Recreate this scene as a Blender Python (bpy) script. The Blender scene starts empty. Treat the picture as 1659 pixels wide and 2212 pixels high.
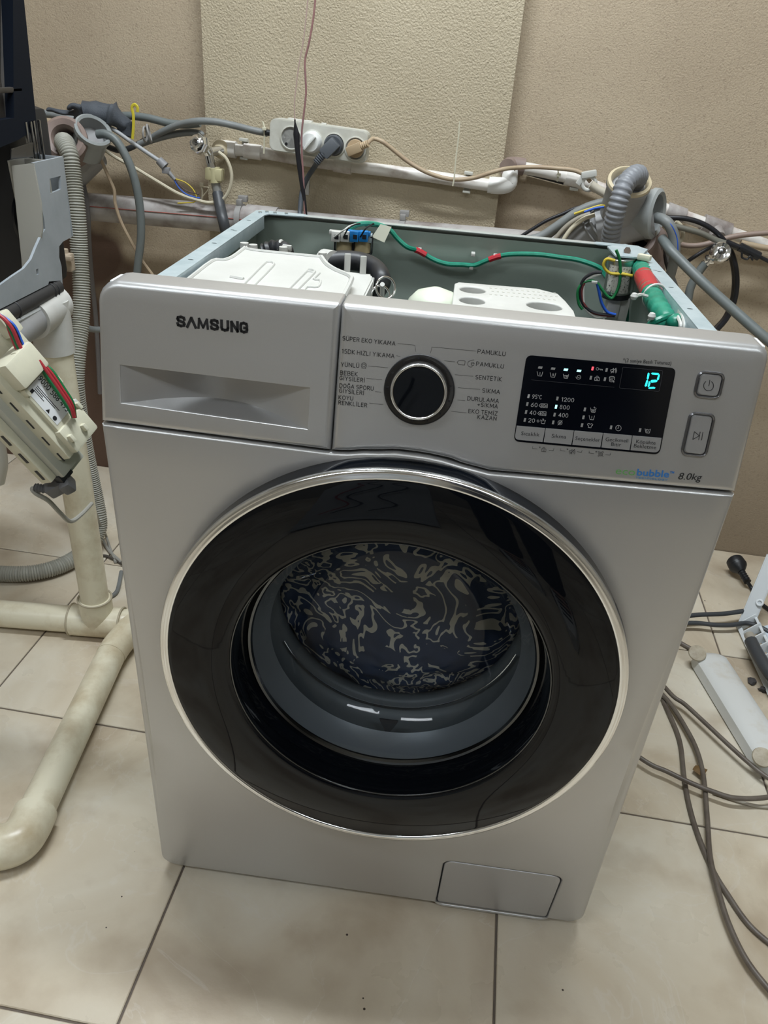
import bpy, bmesh, math, random
from mathutils import Vector, Matrix, noise
from mathutils.geometry import delaunay_2d_cdt
rnd = random.Random(7)
col = bpy.context.scene.collection
scn = bpy.context.scene
# ---------------------------------------------------------------- camera
W, H, FPX = 1659, 2212, 1677.98
CP = Vector((0.02293, -0.65272, 1.03642))
rx, ry, rz = 1.03933, -0.07036, 0.10821
RM = Matrix.Rotation(rz, 3, 'Z') @ Matrix.Rotation(ry, 3, 'Y') @ Matrix.Rotation(rx, 3, 'X')
cam = bpy.data.cameras.new('camera'); cam.sensor_fit = 'VERTICAL'; cam.sensor_height = 36
cam.lens = 36 * FPX / H; cam.clip_start = 0.02
co = bpy.data.objects.new('camera', cam); col.objects.link(co)
co.matrix_world = Matrix.Translation(CP) @ RM.to_4x4(); scn.camera = co
# ---------------------------------------------------------------- world, lights, exposure
scn.view_settings.view_transform = 'Standard'; scn.view_settings.look = 'None'
scn.view_settings.gamma = 1; scn.view_settings.use_curve_mapping = False
scn.view_settings.exposure = 0.17
wd = bpy.data.worlds.new('world'); scn.world = wd; wd.use_nodes = True
wd.node_tree.nodes['Background'].inputs[0].default_value = (.62, .68, .76, 1)
wd.node_tree.nodes['Background'].inputs[1].default_value = 0.3
LIGHTS = [  # ceiling tubes: room x, y, z, length, width, watts, colour
    (-.10, .30, 2.52, 1.25, .16, 40, (.88, .95, 1.0)),
    (-1.1, -1.3, 2.52, 1.25, .16, 11.5, (.86, .94, 1.0)),
    (.9, -1.5, 2.52, 1.25, .16, 11.5, (.86, .94, 1.0)),
]
GA = -0.0413; ca, sa = math.cos(GA), math.sin(GA)
def RW(X, Y, Z): return Vector((X * ca - Y * sa, X * sa + Y * ca, Z))     # room axes -> world
for i, (X, Y, Z, l, w, pw, c) in enumerate(LIGHTS):
    L = bpy.data.lights.new('tube_light', 'AREA'); L.shape = 'RECTANGLE'; L.size = l; L.size_y = w; L.energy = pw; L.color = c
    o = bpy.data.objects.new('tube_light', L); col.objects.link(o); o.location = RW(X, Y, Z - .05); o.rotation_euler = (0, 0, GA)
# ---------------------------------------------------------------- pixel -> world at a chosen real plane
YW = 1.147
def ray(u, v): return RM @ Vector(((u - W / 2) / FPX, -(v - H / 2) / FPX, -1))
def axp(u, v, i, val):
    d = ray(u, v); return CP + d * ((val - CP[i]) / d[i])
def pln(u, v, p0, n):
    d = ray(u, v); n = Vector(n); return CP + d * ((Vector(p0) - CP).dot(n) / d.dot(n))
NW = Vector((sa, -ca, 0))          # wall normal into the room
def WP(u, v, off=0.0): return pln(u, v, RW(0, YW - off, 0), NW)
def FP(u, v, z=0.0): return axp(u, v, 2, z)
def X_(u, v, x): return axp(u, v, 0, x)
def Y_(u, v, y): return axp(u, v, 1, y)
def Z_(u, v, z): return axp(u, v, 2, z)
# ---------------------------------------------------------------- materials
MATS = {}
def mat(name, c, rough=.5, metal=0., spec=.5, bump=0., bscale=200., var=0., vscale=8., c2=None, coat=0., emit=None, es=1., trans=0., thr=(.35, .7), alpha=1.):
    if name in MATS: return MATS[name]
    m = bpy.data.materials.new(name); m.use_nodes = True; nt = m.node_tree; b = nt.nodes['Principled BSDF']
    b.inputs['Base Color'].default_value = (*c, 1); b.inputs['Roughness'].default_value = rough
    b.inputs['Metallic'].default_value = metal; b.inputs['Specular IOR Level'].default_value = spec
    b.inputs['Coat Weight'].default_value = coat; b.inputs['Coat Roughness'].default_value = .08
    b.inputs['Transmission Weight'].default_value = trans
    if emit: b.inputs['Emission Color'].default_value = (*emit, 1); b.inputs['Emission Strength'].default_value = es
    tc = nt.nodes.new('ShaderNodeTexCoord')
    if c2 is not None:
        n = nt.nodes.new('ShaderNodeTexNoise'); n.inputs['Scale'].default_value = vscale; n.inputs['Detail'].default_value = 6
        n.inputs['Roughness'].default_value = .62
        r = nt.nodes.new('ShaderNodeMapRange'); r.inputs[1].default_value = thr[0]; r.inputs[2].default_value = thr[1]
        x = nt.nodes.new('ShaderNodeMix'); x.data_type = 'RGBA'
        x.inputs[6].default_value = (*c, 1); x.inputs[7].default_value = (*c2, 1)
        nt.links.new(tc.outputs['Object'], n.inputs['Vector']); nt.links.new(n.outputs[0], r.inputs[0])
        nt.links.new(r.outputs[0], x.inputs[0]); nt.links.new(x.outputs[2], b.inputs['Base Color'])
    if bump:
        n = nt.nodes.new('ShaderNodeTexNoise'); n.inputs['Scale'].default_value = bscale; n.inputs['Detail'].default_value = 3
        u = nt.nodes.new('ShaderNodeBump'); u.inputs['Strength'].default_value = bump; u.inputs['Distance'].default_value = .001
        nt.links.new(tc.outputs['Object'], n.inputs['Vector']); nt.links.new(n.outputs[0], u.inputs['Height'])
        nt.links.new(u.outputs[0], b.inputs['Normal'])
    MATS[name] = m; return m
silver = mat('silver paint', (.54, .54, .54), .32, .66, bump=.12, bscale=2200)
silver2 = mat('silver paint, flap', (.49, .495, .51), .35, .66, bump=.12, bscale=2200)
chrome = mat('chrome', (.90, .91, .92), .13, 1.)
steel = mat('galvanised steel', (.42, .52, .56), .38, .4, c2=(.56, .65, .69), vscale=30, bump=.2, bscale=300)
inner = mat('grey green sheet steel', (.33, .39, .345), .38, .15, bump=.05, bscale=60)
blackglass = mat('black gloss', (.003, .004, .006), .03, 0, .28)
blackmat = mat('black plastic', (.012, .013, .016), .4)
dialmat = mat('smoked dial plastic', (.055, .052, .05), .12, .55)
displ = mat('black display', (.002, .003, .006), .12)
rubber = mat('black rubber', (.014, .015, .018), .45)
greyrub = mat('grey rubber gasket', (.075, .08, .082), .5)
whitepl = mat('white plastic', (.57, .57, .54), .4, c2=(.51, .51, .48), vscale=14)
creampl = mat('cream plastic', (.66, .63, .49), .42, c2=(.58, .56, .44), vscale=25)
greypl = mat('light grey plastic', (.36, .39, .42), .4, c2=(.30, .33, .355), vscale=20)
ink = mat('black print', (.012, .012, .014), .5)
inkg = mat('green print', (.13, .36, .10), .5)
inkb = mat('blue print', (.03, .17, .48), .5)
inkl = mat('pale blue print', (.13, .30, .52), .5)
inkw = mat('grey print', (.42, .42, .43), .5)
cyan = mat('cyan led', (.0, .3, .3), .4, emit=(.03, .86, .90), es=1.6)
cyanw = mat('pale cyan led', (.2, .4, .4), .4, emit=(.45, 1., 1.), es=1.3)
redled = mat('red led', (.4, .02, .03), .4, emit=(1., .10, .14), es=1.1)
ledoff = mat('unlit led', (.30, .30, .30), .4)
greenw = mat('green tape', (.005, .17, .105), .35, c2=(.02, .26, .17), vscale=60)
redtape = mat('red tape', (.42, .02, .03), .35)
brass = mat('solenoid coil wrap', (.50, .41, .24), .4)
bluepl = mat('blue plastic', (.01, .20, .55), .4)
def wire(n, c): return mat('wire ' + n, c, .4)
wgreen, wyel, wblue, wred, wwhite, wblack = wire('green', (.01, .16, .05)), wire('yellow', (.55, .42, .04)), wire('blue', (.02, .10, .50)), wire('red', (.38, .03, .04)), wire('white', (.6, .6, .56)), wire('black', (.012, .012, .016))
gcable = mat('grey cable', (.21, .225, .225), .5, c2=(.16, .165, .16), vscale=12)
gcable2 = mat('greenish grey hose', (.125, .145, .145), .45, c2=(.17, .185, .18), vscale=9)
dcable = mat('dark grey cable', (.05, .054, .06), .45)
bcable = mat('beige cable', (.42, .33, .22), .5, c2=(.35, .25, .17), vscale=14)
crcable = mat('cream cable', (.55, .50, .38), .5)
brcable = mat('brown floor cable', (.105, .083, .068), .42, c2=(.17, .145, .12), vscale=26)
pinkc = mat('pinkish wire', (.33, .17, .16), .5, c2=(.22, .12, .13), vscale=20)
hose = mat('grey corrugated hose', (.29, .285, .245), .5, c2=(.40, .395, .35), vscale=5)
hosed = mat('dark corrugated hose', (.22, .23, .25), .45)
pvc = mat('ivory pvc', (.74, .69, .54), .3, c2=(.50, .41, .27), vscale=11, thr=(.47, .72), bump=.1, bscale=60)
pvcw = mat('white pvc pipe', (.70, .67, .63), .38, c2=(.40, .32, .285), vscale=16, thr=(.5, .72))
drainp = mat('dirty grey drain pipe', (.40, .375, .36), .5, c2=(.19, .155, .14), vscale=14, thr=(.45, .68))
drainl = mat('grey drain fitting', (.36, .37, .38), .42, c2=(.28, .27, .265), vscale=7)
dirtyb = mat('dirty brown fitting', (.27, .20, .17), .55, c2=(.20, .15, .135), vscale=25)
beigering = mat('yellowed rubber seal', (.56, .48, .33), .5)
glovem = mat('dark grey glove', (.045, .052, .065), .75, bump=.6, bscale=500, c2=(.075, .085, .1), vscale=16)
yellow = mat('yellow elastic', (.60, .50, .04), .6)
navy = mat('navy black enamel', (.004, .007, .014), .6, spec=.15)
sooty = mat('sooty black metal', (.018, .016, .015), .55, c2=(.05, .042, .036), vscale=14)
stripm = mat('off white socket plastic', (.60, .60, .55), .4, c2=(.50, .49, .43), vscale=30)
sockin = mat('grey socket well', (.46, .46, .44), .5)
plugg = mat('dark grey plug', (.07, .078, .09), .45)
plugb = mat('beige plug', (.44, .33, .21), .5)
grout = mat('dark grout', (.135, .105, .08), .85, c2=(.15, .125, .105), vscale=30)
ceilm = mat('ceiling paint', (.70, .70, .68), .8)
tubem = mat('lit tube', (.8, .8, .8), .5, emit=(.95, .98, 1.), es=9)
plaster = mat('roller plaster, side rooms', (.33, .30, .25), .8)
def links(nt, *ps):
    for a, b in ps: nt.links.new(a, b)
def node(nt, t, **kw):
    n = nt.nodes.new(t)
    for k, v in kw.items():
        if k.startswith('i'): n.inputs[int(k[1:])].default_value = v
        else: setattr(n, k, v)
    return n
def wallmat(name, base, dark, bumpk, speck):
    m = bpy.data.materials.new(name); m.use_nodes = True; nt = m.node_tree; b = nt.nodes['Principled BSDF']
    tc = nt.nodes.new('ShaderNodeTexCoord'); P = tc.outputs['Object']
    big = node(nt, 'ShaderNodeTexNoise'); big.inputs['Scale'].default_value = 2.2; big.inputs['Detail'].default_value = 5
    r1 = node(nt, 'ShaderNodeMapRange', i1=.38, i2=.72)
    x1 = node(nt, 'ShaderNodeMix', data_type='RGBA'); x1.inputs[6].default_value = (*base, 1); x1.inputs[7].default_value = (*dark, 1)
    links(nt, (P, big.inputs['Vector']), (big.outputs[0], r1.inputs[0]), (r1.outputs[0], x1.inputs[0]))
    sp = node(nt, 'ShaderNodeTexNoise'); sp.inputs['Scale'].default_value = 230; sp.inputs['Detail'].default_value = 2
    r2 = node(nt, 'ShaderNodeMapRange', i1=.58, i2=.66, i3=0., i4=speck)
    x2 = node(nt, 'ShaderNodeMix', data_type='RGBA'); x2.inputs[7].default_value = (dark[0] * .55, dark[1] * .5, dark[2] * .5, 1)
    links(nt, (P, sp.inputs['Vector']), (sp.outputs[0], r2.inputs[0]), (r2.outputs[0], x2.inputs[0]), (x1.outputs[2], x2.inputs[6]))
    # old brown water stain low on the wall, left of the machine
    sep = node(nt, 'ShaderNodeSeparateXYZ'); links(nt, (P, sep.inputs[0]))
    n3 = node(nt, 'ShaderNodeTexNoise'); n3.inputs['Scale'].default_value = 5; links(nt, (P, n3.inputs['Vector']))
    a1 = node(nt, 'ShaderNodeMath', operation='MULTIPLY_ADD', i1=.30, i2=-.15); links(nt, (n3.outputs[0], a1.inputs[0]))
    ax_ = node(nt, 'ShaderNodeMath', operation='ADD'); links(nt, (sep.outputs[0], ax_.inputs[0]), (a1.outputs[0], ax_.inputs[1]))
    mx = node(nt, 'ShaderNodeMapRange', i1=-.80, i2=-.765, i3=1., i4=0.); links(nt, (ax_.outputs[0], mx.inputs[0]))
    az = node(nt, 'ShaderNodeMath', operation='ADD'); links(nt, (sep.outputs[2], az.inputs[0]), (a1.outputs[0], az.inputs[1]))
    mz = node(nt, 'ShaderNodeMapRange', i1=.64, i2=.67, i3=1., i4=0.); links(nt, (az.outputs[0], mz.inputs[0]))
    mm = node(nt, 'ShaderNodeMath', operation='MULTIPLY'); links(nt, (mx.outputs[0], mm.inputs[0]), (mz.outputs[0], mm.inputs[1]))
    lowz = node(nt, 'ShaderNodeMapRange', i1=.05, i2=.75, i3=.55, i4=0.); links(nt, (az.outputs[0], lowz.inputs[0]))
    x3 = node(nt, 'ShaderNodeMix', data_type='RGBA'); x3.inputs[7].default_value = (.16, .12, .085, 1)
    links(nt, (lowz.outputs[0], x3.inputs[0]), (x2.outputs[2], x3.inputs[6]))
    x4 = node(nt, 'ShaderNodeMix', data_type='RGBA'); x4.inputs[7].default_value = (.105, .06, .04, 1)
    links(nt, (mm.outputs[0], x4.inputs[0]), (x3.outputs[2], x4.inputs[6]), (x4.outputs[2], b.inputs['Base Color']))
    v = node(nt, 'ShaderNodeTexNoise'); v.inputs['Scale'].default_value = 330 if bumpk < .8 else 270; v.inputs['Detail'].default_value = 2.5
    bp_ = node(nt, 'ShaderNodeBump'); bp_.inputs['Strength'].default_value = bumpk; bp_.inputs['Distance'].default_value = .0022
    links(nt, (P, v.inputs['Vector']), (v.outputs[0], bp_.inputs['Height']), (bp_.outputs[0], b.inputs['Normal']))
    b.inputs['Roughness'].default_value = .55
    return m
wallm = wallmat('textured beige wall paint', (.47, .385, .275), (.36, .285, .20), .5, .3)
pillm = wallmat('roller textured pillar paint', (.49, .42, .30), (.41, .345, .24), 1., .06)
def tilemat():
    m = bpy.data.materials.new('beige marbled tile'); m.use_nodes = True; nt = m.node_tree; b = nt.nodes['Principled BSDF']
    ge = nt.nodes.new('ShaderNodeNewGeometry'); P = ge.outputs['Position']
    oi = nt.nodes.new('ShaderNodeObjectInfo')
    ad = node(nt, 'ShaderNodeVectorMath', operation='ADD'); sc_ = node(nt, 'ShaderNodeVectorMath', operation='SCALE'); sc_.inputs['Scale'].default_value = 7.
    cmb = nt.nodes.new('ShaderNodeCombineXYZ'); links(nt, (oi.outputs['Random'], cmb.inputs[0]), (oi.outputs['Random'], cmb.inputs[2]), (cmb.outputs[0], sc_.inputs[0]), (P, ad.inputs[0]), (sc_.outputs[0], ad.inputs[1]))
    V = ad.outputs[0]
    n1 = node(nt, 'ShaderNodeTexNoise'); n1.inputs['Scale'].default_value = 3.2; n1.inputs['Detail'].default_value = 7; n1.inputs['Distortion'].default_value = 1.2
    cr = nt.nodes.new('ShaderNodeValToRGB'); e = cr.color_ramp.elements
    e[0].position = .30; e[0].color = (.43, .345, .25, 1); e[1].position = .72; e[1].color = (.72, .67, .565, 1)
    q = cr.color_ramp.elements.new(.47); q.color = (.60, .52, .40, 1)
    links(nt, (V, n1.inputs['Vector']), (n1.outputs[0], cr.inputs[0]))
    n2 = node(nt, 'ShaderNodeTexNoise'); n2.inputs['Scale'].default_value = 2.6; n2.inputs['Detail'].default_value = 9; n2.inputs['Distortion'].default_value = 2.2
    s1 = node(nt, 'ShaderNodeMath', operation='SUBTRACT', i1=.5); s2 = node(nt, 'ShaderNodeMath', operation='ABSOLUTE'); mr = node(nt, 'ShaderNodeMapRange', i1=0., i2=.007, i3=.28, i4=0.)
    links(nt, (V, n2.inputs['Vector']), (n2.outputs[0], s1.inputs[0]), (s1.outputs[0], s2.inputs[0]), (s2.outputs[0], mr.inputs[0]))
    x = node(nt, 'ShaderNodeMix', data_type='RGBA'); x.inputs[7].default_value = (.70, .66, .60, 1)
    links(nt, (mr.outputs[0], x.inputs[0]), (cr.outputs[0], x.inputs[6]))
    # grime: faint brown smears and dark crumbs
    n3 = node(nt, 'ShaderNodeTexNoise'); n3.inputs['Scale'].default_value = 9; n3.inputs['Detail'].default_value = 8
    r3 = node(nt, 'ShaderNodeMapRange', i1=.52, i2=.75, i3=0., i4=.55)
    x2 = node(nt, 'ShaderNodeMix', data_type='RGBA'); x2.inputs[7].default_value = (.33, .24, .15, 1)
    links(nt, (V, n3.inputs['Vector']), (n3.outputs[0], r3.inputs[0]), (r3.outputs[0], x2.inputs[0]), (x.outputs[2], x2.inputs[6]))
    vo = node(nt, 'ShaderNodeTexVoronoi'); vo.inputs['Scale'].default_value = 26
    wn = node(nt, 'ShaderNodeMath', operation='LESS_THAN', i1=.042)
    wc = nt.nodes.new('ShaderNodeSeparateColor'); wt = node(nt, 'ShaderNodeMath', operation='GREATER_THAN', i1=.60); wm = node(nt, 'ShaderNodeMath', operation='MULTIPLY')
    links(nt, (V, vo.inputs['Vector']), (vo.outputs['Distance'], wn.inputs[0]), (vo.outputs['Color'], wc.inputs[0]), (wc.outputs[0], wt.inputs[0]), (wn.outputs[0], wm.inputs[0]), (wt.outputs[0], wm.inputs[1]))
    x3 = node(nt, 'ShaderNodeMix', data_type='RGBA'); x3.inputs[7].default_value = (.05, .035, .025, 1)
    links(nt, (wm.outputs[0], x3.inputs[0]), (x2.outputs[2], x3.inputs[6]), (x3.outputs[2], b.inputs['Base Color']))
    r4 = node(nt, 'ShaderNodeMapRange', i1=.3, i2=.7, i3=.22, i4=.48); links(nt, (n3.outputs[0], r4.inputs[0]), (r4.outputs[0], b.inputs['Roughness']))
    n5 = node(nt, 'ShaderNodeTexNoise'); n5.inputs['Scale'].default_value = 60; n5.inputs['Detail'].default_value = 5
    bp_ = node(nt, 'ShaderNodeBump'); bp_.inputs['Strength'].default_value = .22; bp_.inputs['Distance'].default_value = .002
    links(nt, (V, n5.inputs['Vector']), (n5.outputs[0], bp_.inputs['Height']), (bp_.outputs[0], b.inputs['Normal']))
    return m
tilem = tilemat()
def glassmat(name, tint, k):
    m = bpy.data.materials.new(name); m.use_nodes = True; nt = m.node_tree; nt.nodes.remove(nt.nodes['Principled BSDF'])
    out = nt.nodes['Material Output']; t = nt.nodes.new('ShaderNodeBsdfTransparent'); t.inputs[0].default_value = (*tint, 1)
    g = nt.nodes.new('ShaderNodeBsdfGlossy'); g.inputs['Roughness'].default_value = .03
    lw = nt.nodes.new('ShaderNodeLayerWeight'); lw.inputs[0].default_value = .5
    pw_ = node(nt, 'ShaderNodeMath', operation='POWER', i1=4.); f = node(nt, 'ShaderNodeMath', operation='MULTIPLY_ADD', i1=.75, i2=k); links(nt, (lw.outputs['Facing'], pw_.inputs[0]), (pw_.outputs[0], f.inputs[0]))
    x = nt.nodes.new('ShaderNodeMixShader'); links(nt, (f.outputs[0], x.inputs[0]), (t.outputs[0], x.inputs[1]), (g.outputs[0], x.inputs[2]), (x.outputs[0], out.inputs[0]))
    return m
bowlm = glassmat('door bowl glass', (.86, .91, .95), .02)
clearp = glassmat('clear film', (.9, .95, .93), .05)
def clothmat():
    m = bpy.data.materials.new('navy brocade'); m.use_nodes = True; nt = m.node_tree; b = nt.nodes['Principled BSDF']
    tc = nt.nodes.new('ShaderNodeTexCoord'); P = tc.outputs['Object']
    n = node(nt, 'ShaderNodeTexNoise'); n.inputs['Scale'].default_value = 10; n.inputs['Detail'].default_value = 2.0; n.inputs['Distortion'].default_value = 3.2
    mo = node(nt, 'ShaderNodeMath', operation='MULTIPLY', i1=7.); fr = node(nt, 'ShaderNodeMath', operation='FRACT'); gt = node(nt, 'ShaderNodeMath', operation='GREATER_THAN', i1=.70)
    big = node(nt, 'ShaderNodeTexNoise'); big.inputs['Scale'].default_value = 15; g2 = node(nt, 'ShaderNodeMath', operation='GREATER_THAN', i1=.42)
    mu = node(nt, 'ShaderNodeMath', operation='MULTIPLY')
    x = node(nt, 'ShaderNodeMix', data_type='RGBA'); x.inputs[6].default_value = (.018, .03, .065, 1); x.inputs[7].default_value = (.42, .38, .31, 1)
    links(nt, (P, n.inputs['Vector']), (n.outputs[0], mo.inputs[0]), (mo.outputs[0], fr.inputs[0]), (fr.outputs[0], gt.inputs[0]), (P, big.inputs['Vector']), (big.outputs[0], g2.inputs[0]), (gt.outputs[0], mu.inputs[0]), (g2.outputs[0], mu.inputs[1]), (mu.outputs[0], x.inputs[0]), (x.outputs[2], b.inputs['Base Color']))
    b.inputs['Roughness'].default_value = .8
    return m
clothm = clothmat()
# ---------------------------------------------------------------- mesh helpers: every shape is (verts, faces)
def join(*ps):
    V, F = [], []
    for v, f in ps:
        k = len(V); V += list(v); F += [tuple(i + k for i in q) for q in f]
    return V, F
def frame(d):
    d = Vector(d).normalized(); a = Vector((0, 0, 1)) if abs(d.z) < .9 else Vector((1, 0, 0))
    x = d.cross(a).normalized(); return x, d.cross(x).normalized(), d
def rbox(c, s, r=.003, M=None, seg=2):
    bm = bmesh.new(); bmesh.ops.create_cube(bm, size=1)
    for v in bm.verts: v.co = Vector((v.co.x * s[0], v.co.y * s[1], v.co.z * s[2]))
    if r: bmesh.ops.bevel(bm, geom=list(bm.edges), offset=min(r, min(s) * .49), segments=seg, affect='EDGES', profile=.6)
    c = Vector(c); V = [(M @ v.co if M else v.co) + c for v in bm.verts]; bm.verts.index_update()
    F = [tuple(v.index for v in f.verts) for f in bm.faces]; bm.free(); return V, F
def lathe(prof, o, d, n=32, closed=False, cap=True):
    x, y, z = frame(d); o = Vector(o); V = []; F = []; m = len(prof)
    for i in range(n):
        t = 2 * math.pi * i / n; e = x * math.cos(t) + y * math.sin(t)
        for r, h in prof: V.append(o + e * r + z * h)
    for i in range(n):
        j = (i + 1) % n
        for k in range(m if closed else m - 1):
            l = (k + 1) % m; F.append((i * m + k, j * m + k, j * m + l, i * m + l))
    if not closed and cap:
        if prof[0][0] > 1e-5: F.append(tuple(i * m for i in range(n - 1, -1, -1)))
        if prof[-1][0] > 1e-5: F.append(tuple(i * m + m - 1 for i in range(n)))
    return V, F
def cyl(a, b, r, r2=None, n=20):
    a, b = Vector(a), Vector(b); return lathe([(r, 0), (r if r2 is None else r2, (b - a).length)], a, b - a, n)
def ring(o, d, r, w, n=40, t=None, m=10):    # torus, w = tube radius
    t = t or w
    return lathe([(r + w * math.cos(2 * math.pi * k / m), t * math.sin(2 * math.pi * k / m)) for k in range(m)], o, d, n, closed=True)
def spline(pts, k=8):
    pts = [Vector(p) for p in pts]
    if len(pts) < 3: return pts
    P = [pts[0] * 2 - pts[1]] + pts + [pts[-1] * 2 - pts[-2]]; out = []
    for i in range(1, len(P) - 2):
        a, b, c, d = P[i - 1:i + 3]
        for j in range(k):
            t = j / k; out.append(.5 * ((2 * b) + (c - a) * t + (2 * a - 5 * b + 4 * c - d) * t * t + (3 * b - a - 3 * c + d) * t ** 3))
    out.append(pts[-1]); return out
def tube(pts, r, n=10, k=8, pitch=None, amp=0., flat=1., raw=False):
    P = [Vector(p) for p in pts] if raw else spline(pts, k)
    if pitch:
        L = [0.]
        for i in range(1, len(P)): L.append(L[-1] + (P[i] - P[i - 1]).length)
        N = max(4, int(L[-1] / pitch * 4)); Q = []; i = 0
        for s in range(N + 1):
            d = L[-1] * s / N
            while i < len(L) - 2 and L[i + 1] < d: i += 1
            t = (d - L[i]) / max(1e-9, L[i + 1] - L[i]); Q.append(P[i].lerp(P[i + 1], min(1, t)))
        P = Q
    V, F = [], []; prev = None
    for i, p in enumerate(P):
        d = (P[min(i + 1, len(P) - 1)] - P[max(i - 1, 0)]).normalized()
        if prev is None: x, y, _ = frame(d)
        else:
            x = (prev - d * prev.dot(d)).normalized(); y = d.cross(x)
        prev = x
        rr = r + (amp * (1, .3, -1, .3)[i % 4] if pitch else 0)
        for j in range(n):
            t = 2 * math.pi * j / n; V.append(p + x * (rr * math.cos(t)) + y * (rr * flat * math.sin(t)))
    for i in range(len(P) - 1):
        for j in range(n):
            q = (j + 1) % n; F.append((i * n + j, i * n + q, (i + 1) * n + q, (i + 1) * n + j))
    F.append(tuple(range(n - 1, -1, -1))); F.append(tuple((len(P) - 1) * n + j for j in range(n)))
    return V, F
def prism(poly, o, ux, uy, th, r=0):     # 2D polygon in plane (ux, uy), thickness along -(ux x uy)
    o, ux, uy = Vector(o), Vector(ux).normalized(), Vector(uy).normalized(); nn = ux.cross(uy)
    bm = bmesh.new(); vs = [bm.verts.new(o + ux * a + uy * b) for a, b in poly]; f = bm.faces.new(vs)
    e = bmesh.ops.extrude_face_region(bm, geom=[f]); bmesh.ops.translate(bm, verts=[v for v in e['geom'] if isinstance(v, bmesh.types.BMVert)], vec=-nn * th)
    bmesh.ops.recalc_face_normals(bm, faces=bm.faces)
    if r: bmesh.ops.bevel(bm, geom=list(bm.edges), offset=r, segments=2, affect='EDGES', clamp_overlap=True)
    bm.verts.index_update(); V = [v.co.copy() for v in bm.verts]; F = [tuple(v.index for v in q.verts) for q in bm.faces]; bm.free(); return V, F
def prism3(pts, th, n, r=0):             # polygon of 3D points, thickness along -n
    o = Vector(pts[0]); n = Vector(n).normalized(); x, y, _ = frame(n)
    if x.cross(y).dot(n) < 0: y = -y
    return prism([((Vector(p) - o).dot(x), (Vector(p) - o).dot(y)) for p in pts], o, x, y, th, r)
def rrect(cx, cz, w, h, r, k=6):
    out = []
    for sx, sz, a0 in ((1, 1, 0), (-1, 1, 90), (-1, -1, 180), (1, -1, 270)):
        for i in range(k + 1):
            t = math.radians(a0 + 90 * i / k); out.append((cx + sx * (w / 2 - r) + r * math.cos(t), cz + sz * (h / 2 - r) + r * math.sin(t)))
    return out
def sheet(outer, holes, pos, th, R=.004, grid=.03, seg=4, holeR=None):
    """outer(d), hole(d): outlines inset by d; pos(x, z, depth) -> point. Rounded edges, closed by walls going back th."""
    V, F = [], []
    shapes = [(outer, R)] + [(h, holeR if holeR is not None else R) for h in holes]; inner_loops = []
    for fn, r in shapes:
        rows = []; base = fn(0); idx = []
        for x, z in base: V.append(pos(x, z, th)); idx.append(len(V) - 1)
        rows.append(idx)
        for k in range(seg + 1):
            th_ = math.pi / 2 * (1 - k / seg); L = fn(r * (1 - math.sin(th_))); idx = []
            for x, z in L: V.append(pos(x, z, r * (1 - math.cos(th_)))); idx.append(len(V) - 1)
            rows.append(idx)
        for a, b in zip(rows, rows[1:]):
            for i in range(len(a)):
                j = (i + 1) % len(a); F.append((a[i], a[j], b[j], b[i]))
        inner_loops.append((fn(r), rows[-1]))
    pts2 = []; edges = []; ids = []
    for L, idx in inner_loops:
        k = len(pts2); pts2 += [Vector(p) for p in L]; ids += idx
        edges += [(k + i, k + (i + 1) % len(L)) for i in range(len(L))]
    xs = [p[0] for p in inner_loops[0][0]]; zs = [p[1] for p in inner_loops[0][0]]
    def inside(p, L):
        c = False; j = len(L) - 1
        for i in range(len(L)):
            if (L[i][1] > p[1]) != (L[j][1] > p[1]) and p[0] < (L[j][0] - L[i][0]) * (p[1] - L[i][1]) / (L[j][1] - L[i][1]) + L[i][0]: c = not c
            j = i
        return c
    gx = min(xs) + grid / 2
    while gx < max(xs):
        gz = min(zs) + grid / 2
        while gz < max(zs):
            p = (gx, gz)
            if inside(p, inner_loops[0][0]) and not any(inside(p, l) for l, _ in inner_loops[1:]):
                if min((q[0] - gx) ** 2 + (q[1] - gz) ** 2 for q in pts2) > (grid * .3) ** 2:
                    pts2.append(Vector(p)); V.append(pos(gx, gz, 0)); ids.append(len(V) - 1)
            gz += grid
        gx += grid
    vv, _, ff, ov, _, _ = delaunay_2d_cdt(pts2, edges, [], 0, 1e-7)
    for i in range(len(vv)):
        if not ov[i]: V.append(pos(vv[i].x, vv[i].y, 0)); ov[i] = [len(ids)]; ids.append(len(V) - 1)
    for f in ff:
        c = (sum(vv[i].x for i in f) / len(f), sum(vv[i].y for i in f) / len(f))
        if inside(c, inner_loops[0][0]) and not any(inside(c, l) for l, _ in inner_loops[1:]):
            F.append(tuple(ids[ov[i][0]] for i in f))
    return V, F
def O(name, vf, m, parent=None, sharp=38, **props):
    V, F = vf; me = bpy.data.meshes.new(name)
    if parent is not None:
        b = Vector(parent['_w']); loc = Vector((0, 0, 0))
    else:
        xs = [v[0] for v in V]; ys = [v[1] for v in V]; b = Vector(((min(xs) + max(xs)) / 2, (min(ys) + max(ys)) / 2, min(v[2] for v in V))); loc = b
    me.from_pydata([tuple(Vector(v) - b) for v in V], [], [tuple(f) for f in F])
    bm = bmesh.new(); bm.from_mesh(me); bmesh.ops.recalc_face_normals(bm, faces=bm.faces); bm.to_mesh(me); bm.free()
    me.shade_smooth(); me.set_sharp_from_angle(angle=math.radians(sharp))
    for q in (m if isinstance(m, (list, tuple)) else [m]): me.materials.append(q)
    o = bpy.data.objects.new(name, me); col.objects.link(o); o.location = loc
    if parent is not None: o.parent = parent
    o['_w'] = tuple(b)
    for k, v in props.items(): o[k] = v
    return o
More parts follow.
